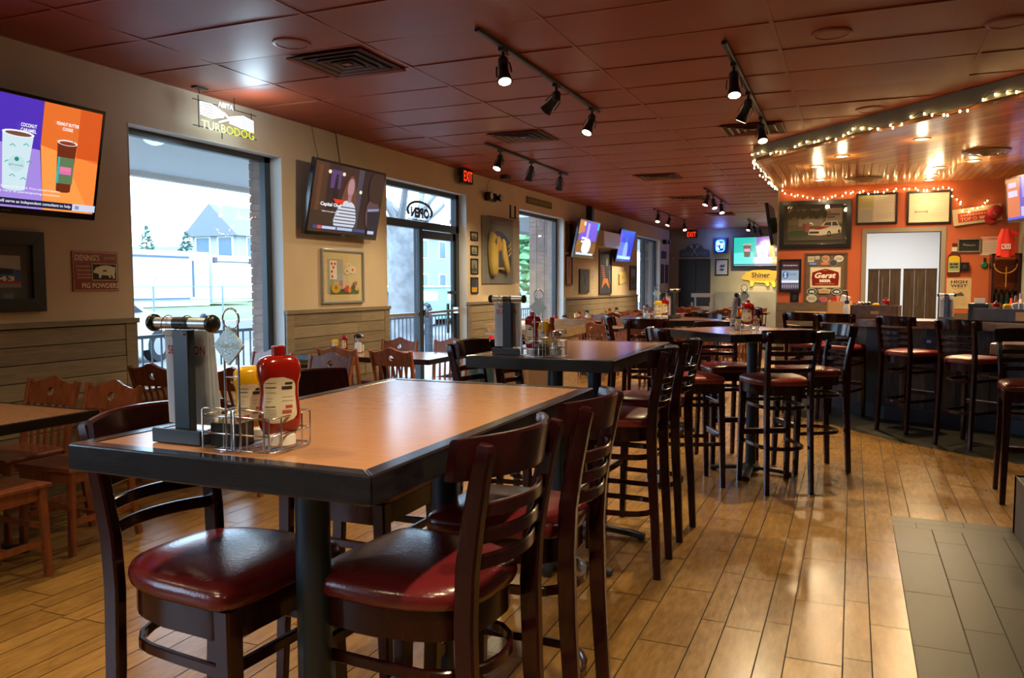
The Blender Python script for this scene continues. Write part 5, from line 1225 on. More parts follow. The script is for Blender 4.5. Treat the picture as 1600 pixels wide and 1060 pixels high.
m = new(C('b81c14', .4)); m.lathe([(.010, .135), (.010, .155), (.008, .157)], n=12); m.build('red_cap', hot, smooth=True, sharp=.8); m = new(C('d8b840')); m.lathe([(.0215, .025), (.0215, .07)], n=14); m.build('label', hot)
pep = thing('pepper_shaker', 'p', 'shaker'); m = MB().mat(glass('shaker_glass')); m.lathe([(.020, 0), (.022, .004), (.019, .075)], n=12); m.build('glass_body', pep, smooth=True, sharp=.8); m = new(C('e8e4e0')); m.lathe([(.018, .003), (.019, .05)], n=12); m.build('contents', pep); m = new(BLACK); m.lathe([(.020, .075), (.020, .088), (.010, .096)], n=12); m.build('black_lid', pep, smooth=True, sharp=.8)
def paper(name, col):
    if name in _M: return _M[name]
    m = P(name, col, .45, noise=.12, nscale=30); nt = m.node_tree; b = nt.nodes['Principled BSDF']; out = nt.nodes['Material Output']
    tr = nt.nodes.new('ShaderNodeBsdfTranslucent'); tr.inputs['Color'].default_value = (*col, 1)
    mx = nt.nodes.new('ShaderNodeMixShader'); mx.inputs[0].default_value = .45
    nt.links.new(b.outputs[0], mx.inputs[1]); nt.links.new(tr.outputs[0], mx.inputs[2]); nt.links.new(mx.outputs[0], out.inputs['Surface'])
    return m
def make_stand():
    t = thing('menu_stand', 's', 'menu stand')
    m = new(P('stand_blue_black', (.012, .018, .028), .35)); m.bb(-.066, -.026, 0, .066, .026, .022); m.bb(-.066, -.030, 0, .066, -.022, .030); m.build('base', t, bevel=.002)
    m = new(P('stand_blue_black', (0, 0, 0))); m.bb(-.022, -.010, .02, .020, .010, .236); m.build('post', t, bevel=.002)
    m = new(STEEL); m.cyl((-.075, 0, .250), (.070, 0, .250), .0125, n=20); r = m.build('roller', t, smooth=True, sharp=.6)
    m = new(BLACK); m.cyl((-.022, 0, .250), (.020, 0, .250), .0132, n=20); m.build('collar', r, smooth=True, sharp=.9)
    for s in (-1, 1):
        m = new(BLACK); x0 = -.078 if s < 0 else .073; m.rings([[(x0 + s * dx, .019 * k * math.cos(a), .250 + .019 * k * math.sin(a)) for a in [2 * PI * i / 20 for i in range(20)]] for dx, k in ((-.004, .7), (-.001, .95), (.006, 1.0), (.012, .85), (.015, .4))])
        m.build('end_knob', r, smooth=True, sharp=.9)
    for x in (-.042, .010):
        m = new(CHROME); m.tube([(x, .020 * math.cos(a), .244 + .022 * math.sin(a)) for a in [2 * PI * i / 18 for i in range(18)]], .0012, 5, closed=True, up=(1, 0, 0)); m.build('ring', t, smooth=True)
    def page(nm, y0, lean, mt, x0, x1, txt=False):
        m = new(mt); zt, zb = .234, .032; q = []
        for k in (0, 1): 
            pass
        m.T = Matrix.Translation((0, y0, zt)) @ Matrix.Rotation(PI / 2 + lean, 4, 'X')
        m.bb(x0, zb - zt, -.0006, x1, 0, .0006)
        if txt:
            a = Art(x1 - x0, zt - zb, .0006, m); ox = (x0 + x1) / 2
            n0 = len(m.v)
            mt_ = m.T; m.T = mt_ @ Matrix.Translation((ox, (zb - zt) / 2, 0))
            a.rect(.02, .02, .98, .74, paper('pale_print', (.72, .79, .94))); a.txt('WINE', .42, .90, C('a8304c'), .085, .50, bold=.01); a.txt('SELECTION', .5, .79, C('a8304c'), .095, .86, bold=.01)
        return m.build(nm, t)
    page('wine_page', .022, .03, paper('wine_list_paper', (.84, .89, .98)), -.076, .044, True)
    page('back_page', .027, .06, paper('menu_paper', (.82, .87, .96)), -.074, .046)
    page('back_page', .032, .09, paper('menu_paper', (.82, .87, .96)), -.071, .050)
    # clear sleeve
    return t
std = make_stand()
# nearest table
put(std, 'menu stand on the nearest table with WINE SELECTION pages and steel roller', -1.288, 1.278, 0, 1.0715)
put(cad, 'chrome wire caddy holding ketchup and mustard on the nearest table', -1.112, 1.292, .02, 1.0715)
put(ket, 'red ketchup bottle in the wire caddy of the nearest table', -1.056, 1.293, .95, 1.0785)
put(mus, 'yellow mustard bottle in the wire caddy of the nearest table', -1.150, 1.322, .85, 1.0785)
put(sug, 'black sugar packet holder in the wire caddy of the nearest table', -1.150, 1.262, .1, 1.0785, s=.9)
put(jar, 'glass shaker behind the mustard bottle of the nearest table', -1.190, 1.342, 0, 1.0785, s=.62)
# second table
put(std, 'menu stand on the second high table, bluish against the window', -1.505, 3.50, .02, 1.0715, s=1.05)
put(cad, 'wire caddy on the second high table with a white diamond tag', -1.30, 3.44, .05, 1.0715, s=1.08)
put(ket, 'dark red ketchup bottle in the caddy of the second high table', -1.365, 3.47, -.5, 1.0785, s=.98)
put(mus, 'mustard bottle in the caddy of the second high table', -1.32, 3.475, .1, 1.0785)
put(hot, 'hot sauce bottle with red cap in the second table caddy', -1.275, 3.48, 0, 1.0785, s=1.1)
put(jar, 'glass shaker with bright metal lid in the second table caddy', -1.235, 3.42, 0, 1.0785)
put(sug, 'black sugar packet holder in the caddy of the second high table', -1.300, 3.41, 0, 1.0785, s=.8)
# pedestal table
put(cad, 'wire caddy on the square cornerwise pedestal table', -.72, 6.02, PI + .2, 1.0715, s=1.15)
put(ket, 'ketchup bottle with white label on the square pedestal table', -.70, 6.01, .15, 1.0785, s=1.05)
put(hot, 'hot sauce bottle left of the pedestal table ketchup', -.765, 6.03, 0, 1.0785)
put(mus, 'mustard bottle behind the ketchup of the pedestal table', -.745, 6.07, .2, 1.0785, s=.9)
put(pep, 'pepper shaker in the caddy of the pedestal table', -.765, 5.975, 0, 1.0785)
put(std, 'menu stand turned edge-on on the square pedestal table', -.78, 6.22, 1.4, 1.0715)
# farthest high table
put(cad, 'wire caddy on the farthest high table', -1.72, 7.62, PI + .3, 1.0715, s=1.15)
put(mus, 'mustard bottle standing on the farthest high table', -1.715, 7.62, .4, 1.0785, s=1.1)
put(ket, 'ketchup bottle on the farthest high table', -1.66, 7.66, .2, 1.0785)
put(std, 'menu stand with peach pages on the farthest high table', -1.60, 7.78, 1.2, 1.0715, s=1.1)
put(jar, 'clear shaker left of the caddy on the farthest high table', -1.82, 7.60, 0, 1.0715, s=1.2)
# condiments on the low tables by the wall
for (x, y, w) in ((-4.52, 6.5, 'the low table by the entrance'), (-4.3, 11.9, 'the table beside the second window'), (-4.6, 14.0, 'the table under the narrow prints'), (-4.6, 16.0, 'the table under the wall heater')):
    put(ket, 'ketchup bottle on ' + w, x, y, .5, .752, s=.85); put(mus, 'mustard bottle on ' + w, x - .04, y - .09, .5, .752, s=.85)
    put(pep, 'pepper shaker on ' + w, x + .14, y + .03, 0, .752, s=1.9); put(jar, 'tall glass shaker on ' + w, x + .10, y + .12, 0, .752, s=1.5)
# ---- on the bar
BT = 1.0415
t = thing('condiment_box', 'brown wooden condiment box on the bar before the kitchen doorway', 'condiment box', (.22, 9.20, BT), -.25)
m = new(P('rustic_brown', (.14, .085, .06), .5, noise=.3)); open_box(m, .23, .09, .14, .012); m.mat(C('b89a78')); m.bb(-.03, -.092, .05, .05, -.090, .08); m.build('box_body', t)
put(ket, 'ketchup bottle standing in the brown condiment box on the bar', .31, 9.18, -.2, BT + .015, s=1.0)
put(mus, 'mustard bottle in the brown condiment box on the bar', .22, 9.20, -.2, BT + .015, s=.95); put(pep, 'pepper shaker in the brown condiment box on the bar', .14, 9.22, 0, BT + .015, s=1.7); put(jar, 'glass shaker in the brown condiment box on the bar', .07, 9.24, 0, BT + .015, s=1.4)
t = thing('squeeze_bottle', 'white bottle with blue cap left of the brown condiment box', 'bottle', (-.06, 9.34, BT)); m = new(WHITEP); m.lathe([(.03, 0), (.032, .005), (.030, .13), (.018, .15)], n=14); m.build('bottle_body', t, smooth=True, sharp=.8); m = new(C('1c2c88', .4)); m.lathe([(.022, .15), (.022, .185)], n=12); m.build('blue_cap', t)
t = thing('napkin_box', 'blond wooden box of napkins and packets at the left of the bar', 'napkin box', (-.14, 9.82, BT), -.2)
m = new(P('blond_wood', (.62, .38, .15), .4)); open_box(m, .12, .08, .17, .01); m.build('box_body', t); m = new(C('e0e0dc')); m.box((.05, 0, .16), (.08, .10, .14), Matrix.Rotation(.3, 3, 'Y')); m.mat(C('d83a20')); m.box((-.05, .0, .16), (.07, .08, .12), Matrix.Rotation(-.2, 3, 'Y')); m.build('packets', t)
t = thing('check_spindle', 'thin black counter hook on a square foot at the left of the bar', 'stand', (-.06, 9.52, BT)); m = new(BLACKM); m.bb(-.06, -.04, 0, .06, .04, .02); m.cyl((0, 0, .02), (0, 0, .27), .008, n=8); m.tube([(0, 0, .27), (-.01, 0, .285), (-.04, 0, .28)], .012, 6, up=(0, 1, 0)); m.build('hook_stand', t, smooth=True, sharp=.6)
put(std, 'menu stand with pale sleeves on the bar below the whiskey sign', .86, 9.06, -.5, BT, s=1.0)
t = thing('bar_caddy', 'dark grey wooden box on the right of the bar with a tan label', 'condiment box', (1.38, 8.72, BT), -.55)
m = new(P('dark_grey_wood', (.05, .05, .06), .55, noise=.2)); open_box(m, .32, .10, .125, .014); m.mat(C('c8a070')); m.bb(.06, -.102, .02, .16, -.100, .10); m.build('box_body', t)
put(ket, 'ketchup bottle lying in the dark grey bar box', 1.25, 8.80, 0, BT + .016, s=.9); put(mus, 'mustard bottle in the dark grey bar box', 1.33, 8.75, 0, BT + .016, s=1.0)
m = new(C('dcdce0'))
for i in range(7): m.box((1.40 + .03 * i, 8.70 - .018 * i, BT + .115), (.05, .06, .13), Matrix.Rotation(.3 * (i % 3 - 1), 3, 'Y') @ Matrix.Rotation(.2 * i, 3, 'Z'))
tag(m.build('napkin_bundle'), 'crumpled white napkins sticking out of the dark grey bar box', 'napkins')
t = thing('card_reader', 'black receipt printer on the bar left of the dark grey box', 'printer', (1.16, 9.10, BT), -.4); m = new(BLACK); m.bb(-.09, -.09, 0, .09, .09, .12); m.prism([(-.09, -.09), (.09, -.09), (.09, .09), (-.09, .09)], .12, .17); m.build('housing', t, bevel=.01); m = new(C('d8d8d8')); m.bb(-.05, -.04, .17, .05, -.02, .22); m.build('paper_slip', t)

# ================================================================== serving stand by the second window
t = thing('serving_station', 'pale wooden serving station with raised edges beside the second window', 'serving station', (-3.55, 9.15, 0), .05)
BW = P('bleached_wood', (.42, .29, .17), .5, noise=.2, nscale=8, stretch=(1, 1, 5))
m = new(BW); m.bb(-.42, -.36, .05, .42, .36, .80); m.build('body', t, bevel=.004)
m = new(BW); m.bb(-.50, -.44, .80, .50, .44, .84); m.bb(-.50, -.44, .84, -.47, .44, .93); m.bb(.47, -.44, .84, .50, .44, .90); m.bb(-.5, .41, .84, .5, .44, .97); m.bb(-.50, -.44, .84, .50, -.41, .88); m.build('tray_top', t, bevel=.003)
for x in (-.21, .21):
    m = new(P('bleached_wood_dark', (.33, .21, .11), .5)); m.bb(x - .18, -.372, .12, x + .18, -.36, .72); d_ = m.build('door', t, bevel=.003); m = new(BLACKM); m.sphere((x + (.14 if x < 0 else -.14), -.385, .45), .013); m.build('knob', d_)
m = new(P('white_cloth', (.75, .74, .72), .8)); r = random.Random(2)
m.rings([[((.17 + .02 * math.sin(3 * a)) * k * math.cos(a), .09 * k * math.sin(a), z + .008 * math.sin(4 * a + k * 3)) for a in [2 * PI * i / 24 for i in range(24)]] for k, z in ((1, 0), (1.05, .03), (.85, .08), (.5, .105), (.15, .10))])
o = m.build('folded_cloths', None, smooth=True, sharp=1.4); o.location = (-3.72, 9.30, .842); tag(o, 'heap of white cloths on the pale serving station', 'cloths')
t = thing('bus_bin', 'blue waste bin standing left of the pale serving station', 'waste bin', (-4.05, 8.55, 0)); m = new(P('bin_blue', (.03, .10, .14), .4)); m.lathe([(.13, .0), (.15, .02), (.17, .62), (.18, .64)], n=20); m.build('bin_body', t, smooth=True, sharp=.7); m = new(WHITEP); m.lathe([(.185, .64), (.185, .70), (.15, .74)], n=20); m.build('liner_rim', t, smooth=True, sharp=.7)
m = new(C('b81c20', .4)); m.rings([[(.09 * k * math.cos(a), .09 * k * math.sin(a), z) for a in [2 * PI * i / 18 for i in range(18)]] for k, z in ((.8, 0), (1, .03), (.9, .09), (.5, .13), (.1, .14))]); o = m.build('red_basket', None, smooth=True, sharp=1.2); o.location = (-4.60, 10.25, .561); o.scale = (1.3, 1.3, 1.1); tag(o, 'small red basket on a dark box beside the entrance', 'basket')
t = thing('supply_box', 'dark upright box under the red basket beside the entrance', 'box', (-4.60, 10.25, 0)); m = new(C('1c2024', .5)); m.bb(-.18, -.18, 0, .18, .18, .53); m.build('box_body', t, bevel=.005); m = new(C('2c3034', .5)); m.bb(-.19, -.19, .53, .19, .19, .56); m.build('lid', t)
# white step stool / highchair at the back
t = thing('high_chair', 'pale wooden high chair near the dark doorway', 'high chair', (-3.95, 19.0, 0)) if False else thing('high_chair', 'pale wooden high chair near the dark doorway', 'high chair', (-3.55, 20.9, 0))
m = new(C('b8b0a0'));
for x in (-.25, .21): 
    for y in (-.25, .21): m.bb(x, y, 0, x + .04, y + .04, 1.15 if y > 0 else .95)
m.build('frame', t); m = new(C('c8c0b0'))
for z in (.45, .75, 1.08): m.bb(-.25, -.24, z, .25, .24 if z < .5 else -.20, z + (.03 if z < .5 else .10)) 
m.build('panels', t)
t = thing('metal_bucket', 'shiny steel bucket on the nearest aisle table', 'bucket', (-2.05, 10.95, .752)); m = new(STEEL); m.lathe([(.07, 0), (.075, .01), (.095, .16), (.10, .165)], n=20); m.build('bucket_body', t, smooth=True, sharp=.8); m = new(C('c87878')); m.bb(-.10, -.01, .10, -.02, .06, .26); m.mat(C('c8b898')); m.bb(.0, -.03, .10, .09, .05, .25); m.build('menus', t)

# ================================================================== ceiling fittings
VENT = P('rust_vent_paint', (.11, .024, .012), .4)
def vent(x, y, w, l, label):
    t = thing('ceiling_vent', label, 'ceiling vent', (x, y, ZC), 0, 'square vents in the rust ceiling')
    m = new(C('0c0403')); m.bb(-w / 2 + .02, -l / 2 + .02, -.004, w / 2 - .02, l / 2 - .02, -.001); m.build('duct_opening', t)
    for k in range(4):
        a, b = w / 2 - .005 - k * w * .115, l / 2 - .005 - k * l * .115; m = new(VENT if k else CEILG); q = .022
        for s in (-1, 1):
            m.box((0, s * (b - q / 2), -.010), (2 * a, q, .004), Matrix.Rotation(-s * .5, 3, 'X')); m.box((s * (a - q / 2), 0, -.010), (q, 2 * b, .004), Matrix.Rotation(s * .5, 3, 'Y'))
        m.build('louvre_ring', t)
    m = new(VENT); m.bb(-w * .05, -l * .05, -.012, w * .05, l * .05, -.006); m.build('centre_plate', t)
vent(-3.27, 4.80, .60, .60, 'square ceiling vent nearest the camera, right of the neon sign')
vent(-3.20, 7.85, .60, .60, 'square ceiling vent near the three-lamp track over the entrance')
vent(-2.60, 11.50, .60, .60, 'square ceiling vent in the middle of the room ceiling')
vent(-.95, 8.37, .60, .60, 'square ceiling vent against the grey fascia corner')
vent(-2.75, 14.6, .60, .60, 'square ceiling vent before the back room track light')
vent(-2.72, 18.1, .60, .60, 'square ceiling vent farthest back, before the television')
for (x, y, w, mt, z, g) in ((-3.33, 4.27, 'beside the nearest square vent', CEILG, ZC, 1), (-.16, 5.42, 'in the orange-red ceiling at upper right', CEILG, ZC, 1), (.1, 7.85, 'close to the grey fascia', CEILG, ZC, 1), (.80, 5.6, 'nearest the top right corner', CEILG, ZC, 1)):
    t = thing('ceiling_speaker', 'round flush ceiling speaker ' + w, 'ceiling speaker', (x, y, z), 0, 'round speakers in the ceiling')
    m = new(mt); m.lathe([(.12, 0), (.118, -.008), (.10, -.012), (.098, -.008), (.03, -.010)], n=32); m.build('grille', t, smooth=True, sharp=.5)
for (x, y, w) in ((1.265, 9.94, 'at the right of the pine ceiling'), (.095, 11.85, 'at the back of the pine ceiling')):
    t = thing('round_vent', 'round metal ceiling diffuser ' + w, 'ceiling vent', (x, y, ZS), 0, 'round vents in the pine ceiling')
    for k in range(3):
        m = new(P('tan_metal', (.30, .20, .11), .3, metal=.3)); r = .23 - .07 * k; m.lathe([(r, -.002 - .008 * k), (r + .005, -.012 - .008 * k), (r - .05, -.03 - .008 * k), (r - .055, -.024 - .008 * k)], n=32); m.build('diffuser_ring', t, smooth=True, sharp=.6)

# ================================================================== string lights
SB_ = E('#ffd890', 50)
def garland(pts, nb, label, drop=.02, jit=.02, seed=1):
    t = thing('string_lights', label, 'string lights')
    m = new(BLACKM); m.tube(pts, .0035, 5, up=(.1, .2, 1)); m.build('cord', t, smooth=True)
    L = [0]
    for a, b in zip(pts, pts[1:]): L.append(L[-1] + (Vector(b) - Vector(a)).length)
    r = random.Random(seed); base = MB().mat(SB_); base.sphere((0, 0, 0), .007, 8, 6, 1.6); b0 = base.build('bulb', t, smooth=True)
    for i in range(nb):
        s = L[-1] * (i + .5 + r.uniform(-.4, .4)) / nb
        k = max(j for j in range(len(L) - 1) if L[j] <= s); u = (s - L[k]) / max(1e-6, L[k + 1] - L[k])
        p = Vector(pts[k]).lerp(Vector(pts[k + 1]), u)
        o = b0 if i == 0 else b0.copy()
        if i: COL.objects.link(o); o.parent = t
        o.location = p + Vector((r.uniform(-1, 1) * jit * .5, r.uniform(-1, 0) * jit * .5, r.uniform(-1, .6) * jit))
    return t
def sags(anch, dips, n=8):
    out = []
    for (a, b), d in zip(zip(anch, anch[1:]), dips):
        a, b = Vector(a), Vector(b)
        for i in range(n): u = i / n; p = a.lerp(b, u); p.z -= 4 * d * u * (1 - u); out.append(tuple(p))
    out.append(tuple(anch[-1])); return out
def fas(u, z, off=.045): 
    L = 3.235 * u; return (SA[0] + sd.x * L + sd.y * off, SA[1] + sd.y * L - sd.x * off, z)
gp = sags([fas(-.01, 2.86), fas(.06, 2.86), fas(.28, 2.85), fas(.52, 2.86), fas(.72, 2.85), fas(.93, 2.86), fas(1.16, 2.87), fas(1.5, 2.86)], [.03, .06, .05, .07, .09, .05, .04])
garland(gp, 50, 'string of little warm bulbs looped along the grey fascia', seed=3)
gp = sags([(XO - .045, SA[1] + .02, 2.84), (XO - .05, 10.3, 2.86), (XO - .05, 11.2, 2.84), (XO - .05, 12.1, 2.83), (XO - .045, 12.52, 2.80)], [.05, .05, .06, .03])
garland(gp, 40, 'dense string of warm bulbs on the left side of the pine ceiling', jit=.05, seed=5)
gw = [(-1.02, 12.53, 2.775), (-.82, 12.555, 2.70), (-.60, 12.555, 2.645), (-.43, 12.555, 2.635), (-.25, 12.555, 2.66), (0, 12.555, 2.73), (.12, 12.555, 2.70), (.25, 12.555, 2.705), (.45, 12.555, 2.715), (.65, 12.555, 2.755), (.80, 12.555, 2.715), (1.0, 12.555, 2.72), (1.19, 12.555, 2.715), (1.22, 12.55, 2.60), (1.31, 12.54, 2.50), (1.33, 12.53, 2.40), (1.44, 12.53, 2.38), (1.50, 12.53, 2.43), (1.56, 12.53, 2.42), (1.60, 12.53, 2.50), (1.65, 12.53, 2.555)]
garland(gw, 48, 'string of warm bulbs across the orange wall to the tilted sign', jit=.025, seed=8)

# ================================================================== outside
def ext(name, mb, label, cat, smooth=False, group=None):
    return tag(mb.build(name, None, 0, smooth), label, cat, group)
GZ = -.12
m = new(P('asphalt', (.16, .165, .17), .85, noise=.15, nscale=3)); m.bb(-70, -25, GZ - .1, -5.07, 70, GZ); struct('ground_outside', m)
m = new(P('pale_concrete', (.42, .42, .41), .8, noise=.08, nscale=4)); m.bb(-7.4, -6, GZ, -5.07, 30, -.01); struct('sidewalk_outside', m)
# porch roof and brick piers
m = new(P('porch_soffit', (.50, .52, .55), .6)); m.bb(-7.25, 3.4, 2.66, -5.07, 8.6, 2.74); m.bb(-7.25, 14.0, 2.66, -5.07, 30, 2.74); m.mat(C('c8c8c8')); m.bb(-7.35, 3.4, 2.60, -7.25, 8.6, 3.1); m.bb(-7.35, 14.0, 2.60, -7.25, 30, 3.1)
m.mat(BRICK); m.bb(-5.25, -6, 2.74, -5.07, 30, 3.3)
struct('porch_roof', m)
for k, (y, nx) in enumerate(((1.2, 3), (6.22, 1), (11.0, 3), (14.05, 3), (22.4, 3))):
    m = new(BRICK); xf = -5.07 - .152 * nx
    for i in range(36):
        z = -.01 + i * .075
        for j in range(nx): m.bb(xf + j * .152 + (.0 if i % 2 else .004), y - .19, z + .004, xf + (j + 1) * .152 - .008, y + .21, z + .070)
    m.mat(C('8a8078')); m.bb(xf + .01, y - .18, -.01, -5.07, y + .20, 2.68); struct('pier_%d' % (k + 1), m)
# iron railing with ball finials along the walk
t = thing('iron_railing', 'black iron railing with ball-topped posts outside the windows', 'railing', (0, 0, 0))
m = new(P('railing_iron', (.03, .05, .07), .5)); m.bb(-7.62, 2, .78, -7.58, 24, .82); m.bb(-7.62, 2, .05, -7.58, 24, .08); m.build('rails', t)
y = 2.0; k = 0
while y < 24:
    if k % 14 == 0:
        m = new(P('railing_iron', (0, 0, 0))); m.bb(-7.65, y - .045, GZ, -7.55, y + .045, .95); m.sphere((-7.6, y, 1.0), .05, 10, 6); m.build('post', t, smooth=True, sharp=.6)
    y += .14; k += 1
m = new(P('railing_iron', (0, 0, 0))); y = 2.0
while y < 24: m.bb(-7.608, y, .06, -7.592, y + .016, .80); y += .14
o = m.build('pickets', t); o['kind'] = 'stuff'
# parked white car
def car(x, y, rz, col, label):
    t = thing('parked_car', label, 'car', (x, y, GZ), rz)
    side = [(-2.1, .25), (-2.15, .6), (-2.0, .85), (-1.5, .93), (-.95, 1.38), (.45, 1.42), (1.15, .98), (1.95, .85), (2.15, .62), (2.12, .25)]
    m = new(P('car_paint_' + col, lin(col), .2, coat=.8)); q = chaikin(side, 2)
    m.rings([[(a, s * .86 * (1 if b < 1 else .86), b) for a, b in q] for s in (-1, -.96, .96, 1)]); m.build('body', t, smooth=True, sharp=.8)
    m = new(C('28303a', .1)); 
    for s in (-1, 1): m._add([(-1.25, s * .80, .98), (.95, s * .80, 1.0), (.40, s * .755, 1.34), (-.85, s * .755, 1.32)], [(0, 1, 2, 3)])
    m.build('side_windows', t)
    for wx in (-1.35, 1.3):
        for s in (-1, 1): m = new(BLACKM); m.cyl((wx, s * .70, .32), (wx, s * .88, .32), .32, n=20); m.mat(STEEL); m.cyl((wx, s * .88, .32), (wx, s * .885, .32), .19, n=16); m.build('wheel', t, smooth=True, sharp=.6)
car(-13.4, 10.6, 1.75, '#b8c0c8', 'white parked car seen low through the first window')
# chain-link fence with barbed arms on a bank
m = new(P('grass_bank', (.14, .19, .08), .9, noise=.3, nscale=2)); m.rings([[(-16.5, y, GZ), (-19, y, .45), (-80, y, .6), (-80, y, GZ - .1)] for y in (-10, 60)]); struct('ground_bank', m)
m = new(P('kerb_wall', (.36, .36, .37), .8)); m.bb(-16.3, -10, GZ, -15.9, 60, .42); ext('kerb_wall', m, 'low pale concrete wall across the street', 'wall')
t = thing('wire_fence', 'tall wire fence with angled barbed arms behind the car park', 'fence', (0, 0, 0))
for i in range(9):
    y = 12.4 + 2.9 * i; m = new(P('fence_steel', (.16, .22, .28), .5)); m.cyl((-19.5, y, .3), (-19.5, y, 1.37), .030, n=8); m.cyl((-19.5, y, 1.37), (-19.6, y + .22, 1.64), .016, n=6); m.build('post', t)
m = new(P('fence_steel', (0, 0, 0))); 
for z in (1.36, .95): m.cyl((-19.5, 12, z), (-19.5, 36, z), .014, n=6)
m.build('rails', t)
# white box trailer
t = thing('box_trailer', 'white box trailer with dark edge trim beyond the wire fence', 'trailer', (-28.3, 26.0, -.25), 0)
m = new(P('trailer_white', (.62, .64, .68), .4)); m.bb(-1.3, -10, .75, 1.3, 2.4, 3.15); m.build('box_body', t)
m = new(C('4a5a78')); m.bb(1.3, -10, 2.84, 1.34, 1.2, 2.93); m.bb(1.3, 1.38, 1.15, 1.34, 1.47, 2.75); m.bb(1.3, -5, 1.02, 1.34, 1.2, 1.12); m.build('edge_trim', t)
for y in (-7, -5.8, 1.6): m = new(BLACKM); m.cyl((-1.2, y, .5), (1.25, y, .5), .5, n=18); m.build('wheel', t)
m = new(P('trailer_white', (0, 0, 0))); m.bb(-1.2, 2.7, .9, 1.2, 5.4, 3.05); m.mat(C('5a4a58')); m.bb(1.2, 2.75, 2.7, 1.3, 2.95, 2.95); m.bb(1.2, 5.15, 2.7, 1.3, 5.35, 2.95); m.bb(1.2, 2.9, 2.74, 1.25, 5.2, 2.78); m.build('cargo_box', t)
# houses
def house(x, y, rz, w, l, h, rh, wall, roof, label, floors=2, cols=3):
    t = thing('house', label, 'house', (x, y, 0), rz)
    m = new(C(wall, .8)); m.bb(-w / 2, -l / 2, GZ, w / 2, l / 2, h); m.build('walls', t)
    m = new(C(roof, .8)); m.rings([[(-w / 2 - .4, s * (l / 2 + .4), h), (w / 2 + .4, s * (l / 2 + .4), h), (0, s * (l / 2 + .4), h + rh)] for s in (-1, 1)]); m.build('roof', t)
    for f in range(floors):
        for c in range(cols):
            z = h * (f + .35) / floors; yy = -l / 2 + l * (c + .5) / cols; m = new(C('e8e8ec')); m.bb(w / 2, yy - .6, z - .1, w / 2 + .05, yy + .6, z + 1.4); fr = m.build('window', t); m = new(C('5a7088', .2)); m.bb(w / 2 + .05, yy - .48, z, w / 2 + .07, yy + .48, z + 1.3); m.build('pane', fr)
            if c < 2: m = new(C('e8e8ec')); xx = -w / 2 + w * (c + .5) / 2; m.bb(xx - .6, -l / 2 - .05, z - .1, xx + .6, -l / 2, z + 1.4); fr = m.build('window', t); m = new(C('5a7088', .2)); m.bb(xx - .48, -l / 2 - .07, z, xx + .48, -l / 2 - .05, z + 1.3); m.build('pane', fr)
    return t
house(-34.9, 41.2, 0, 3.4, 8, 4.3, 1.9, 'a4a8b0', '70767e', 'white two-storey house with grey gable roof right of the trailer')
house(-34, 57, .0, 6, 12, 5.3, 1.6, '94989c', '6a7078', 'pale house far behind the entrance door', 2, 4)
house(-31, 71.5, PI / 2, 12, 8, 4.2, 3.0, '9ca0a4', '8a9098', 'pale gabled building seen through the second window', 1, 4)
# trees
def leafy(x, y, h, r, label, col='#5a7a64', n=260, seed=1, conif=False):
    t = thing('evergreen_tree' if conif else 'street_tree', label, 'tree', (x, y, 0)); rr = random.Random(seed)
    m = new(P('bark', (.10, .085, .075), .9, noise=.3)); m.cyl((0, 0, GZ), (0, 0, h * .8), r * .09, r * .03, n=8); m.build('trunk', t)
    m = new(P('foliage_' + col.strip('#'), lin(col), .9, noise=.3, nscale=3))
    for i in range(n):
        u = rr.random(); z = h * (.18 + .80 * u); rad = r * ((1 - u) ** .8 if conif else math.sin(PI * min(.95, .2 + u * .75))) * rr.uniform(.5, 1); a = rr.uniform(0, 2 * PI); s = r * rr.uniform(.10, .22) * (1 if not conif else 1.1 - .6 * u)
        c = Vector((rad * math.cos(a), rad * math.sin(a), z)); R_ = Matrix.Rotation(rr.uniform(0, 6), 3, 'Z') @ Matrix.Rotation(rr.uniform(-.8, .8), 3, 'X')
        m._add([c + R_ @ Vector(p) * s for p in ((-1, 0, 0), (0, -.8, .1), (1, 0, 0), (0, .8, -.1), (0, 0, .5), (0, 0, -.4))], [(0, 1, 4), (1, 2, 4), (2, 3, 4), (3, 0, 4), (1, 0, 5), (2, 1, 5), (3, 2, 5), (0, 3, 5)])
    m.build('foliage', t); return t
leafy(-34, 31.4, 4.6, 1.1, 'left of the two small evergreens above the trailer', '#3f6a5c', 260, 1, True)
leafy(-34, 34.1, 4.5, 1.1, 'right of the two small evergreens above the trailer', '#46645c', 260, 2, True)
leafy(-31, 36.0, 2.3, .8, 'small shrub-like tree at the foot of the white house', '#4a6a40', 120, 3)
leafy(-17, 44, 4.5, 3.0, 'green tree low in the second window', '#5f8a5a', 200, 4)
leafy(-8.4, 5.2, .55, .35, 'little low plant outside the first window', '#6a7a70', 60, 6)
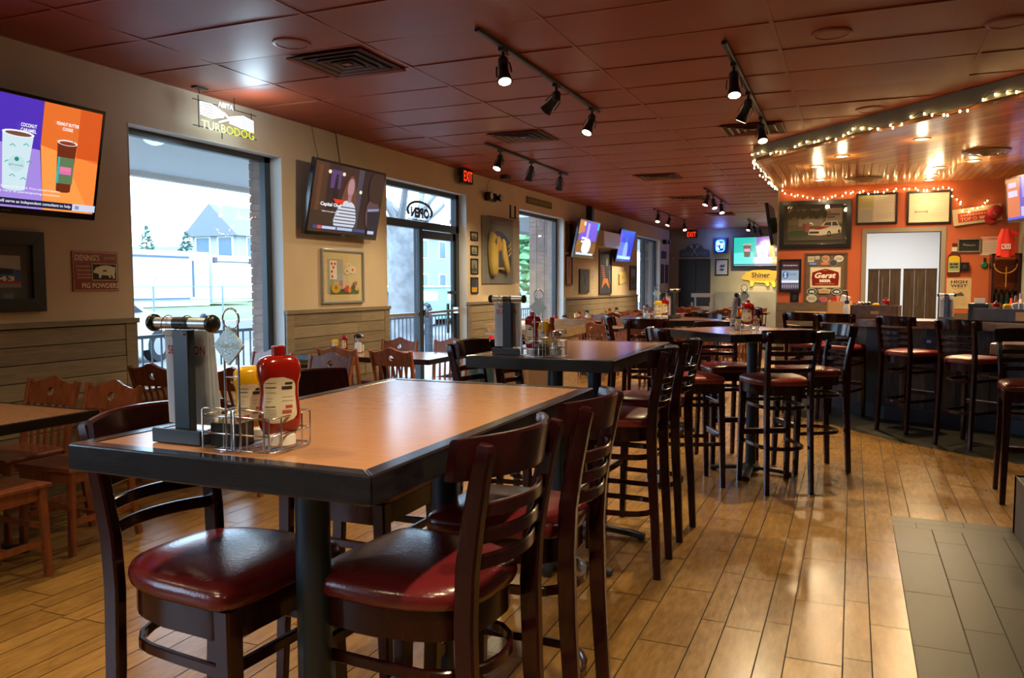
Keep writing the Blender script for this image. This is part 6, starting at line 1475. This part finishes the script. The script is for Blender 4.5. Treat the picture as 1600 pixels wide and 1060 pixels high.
# bare street tree seen through the entrance
t = thing('bare_tree', 'big bare street tree filling the left glass of the entrance', 'tree', (-10.9, 18.3, GZ))
m = new(P('grey_bark', (.24, .24, .25), .9, noise=.3, nscale=4, bump=.6, bscale=14)); m.rings([[(r * math.cos(a) * (1 + .1 * math.sin(3 * a)), r * math.sin(a), z) for a in [2 * PI * i / 14 for i in range(14)]] for r, z in ((.52, 0), (.40, .3), (.36, 1.2), (.36, 2.4), (.40, 3.2))]); m.build('trunk', t, smooth=True)
rr = random.Random(9)
for k in range(9):
    a = rr.uniform(0, 2 * PI); p = Vector((0, 0, 1.9 + k * .18)); m = new(P('grey_bark', (0, 0, 0))); pts = [p]
    d = Vector((math.cos(a), math.sin(a), .9))
    for i in range(5): pts.append(pts[-1] + d * .55); d = (d + Vector((rr.uniform(-.3, .3), rr.uniform(-.3, .3), rr.uniform(-.1, .3)))).normalized() * 1.1
    m.sweep(pts, lambda u: [(.11 * (1 - .8 * u) * math.cos(q), .11 * (1 - .8 * u) * math.sin(q)) for q in [2 * PI * i / 6 for i in range(6)]]); m.build('branch', t, smooth=True)
# green box truck / street cabinet beyond the door, hills
t = thing('green_truck', 'pale green van body parked outside the entrance door', 'truck', (-15.3, 26.0, GZ), .0)
m = new(P('mint_paint', (.22, .48, .40), .4)); m.bb(-1.2, -1.6, .25, 1.2, 4.6, 1.42); m.mat(C('c8d8d4')); m.bb(-1.25, -1.65, 1.42, 1.25, 4.65, 1.50); m.build('body', t, bevel=.05); m = new(C('e4eef0', .2)); m.bb(1.2, -1.0, .95, 1.22, .2, 1.30); m.bb(1.2, 1.0, .95, 1.22, 2.2, 1.30); m.bb(-.9, -1.62, .95, .0, -1.6, 1.30); m.bb(.2, -1.62, .95, 1.0, -1.6, 1.30); m.build('windows', t)
for y in (-.6, 3.4): m = new(BLACKM); m.cyl((-1.1, y, .45), (1.22, y, .45), .45, n=16); m.build('wheel', t)
car(-12.4, 19.0, 1.5, '#5a6a88', 'blue-grey parked car low in the entrance glass')
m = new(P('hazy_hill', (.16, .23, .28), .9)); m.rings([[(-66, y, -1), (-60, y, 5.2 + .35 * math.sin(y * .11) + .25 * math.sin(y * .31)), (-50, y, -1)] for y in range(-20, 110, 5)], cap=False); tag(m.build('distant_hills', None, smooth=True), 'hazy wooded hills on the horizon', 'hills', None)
bpy.data.objects['distant_hills']['kind'] = 'structure'
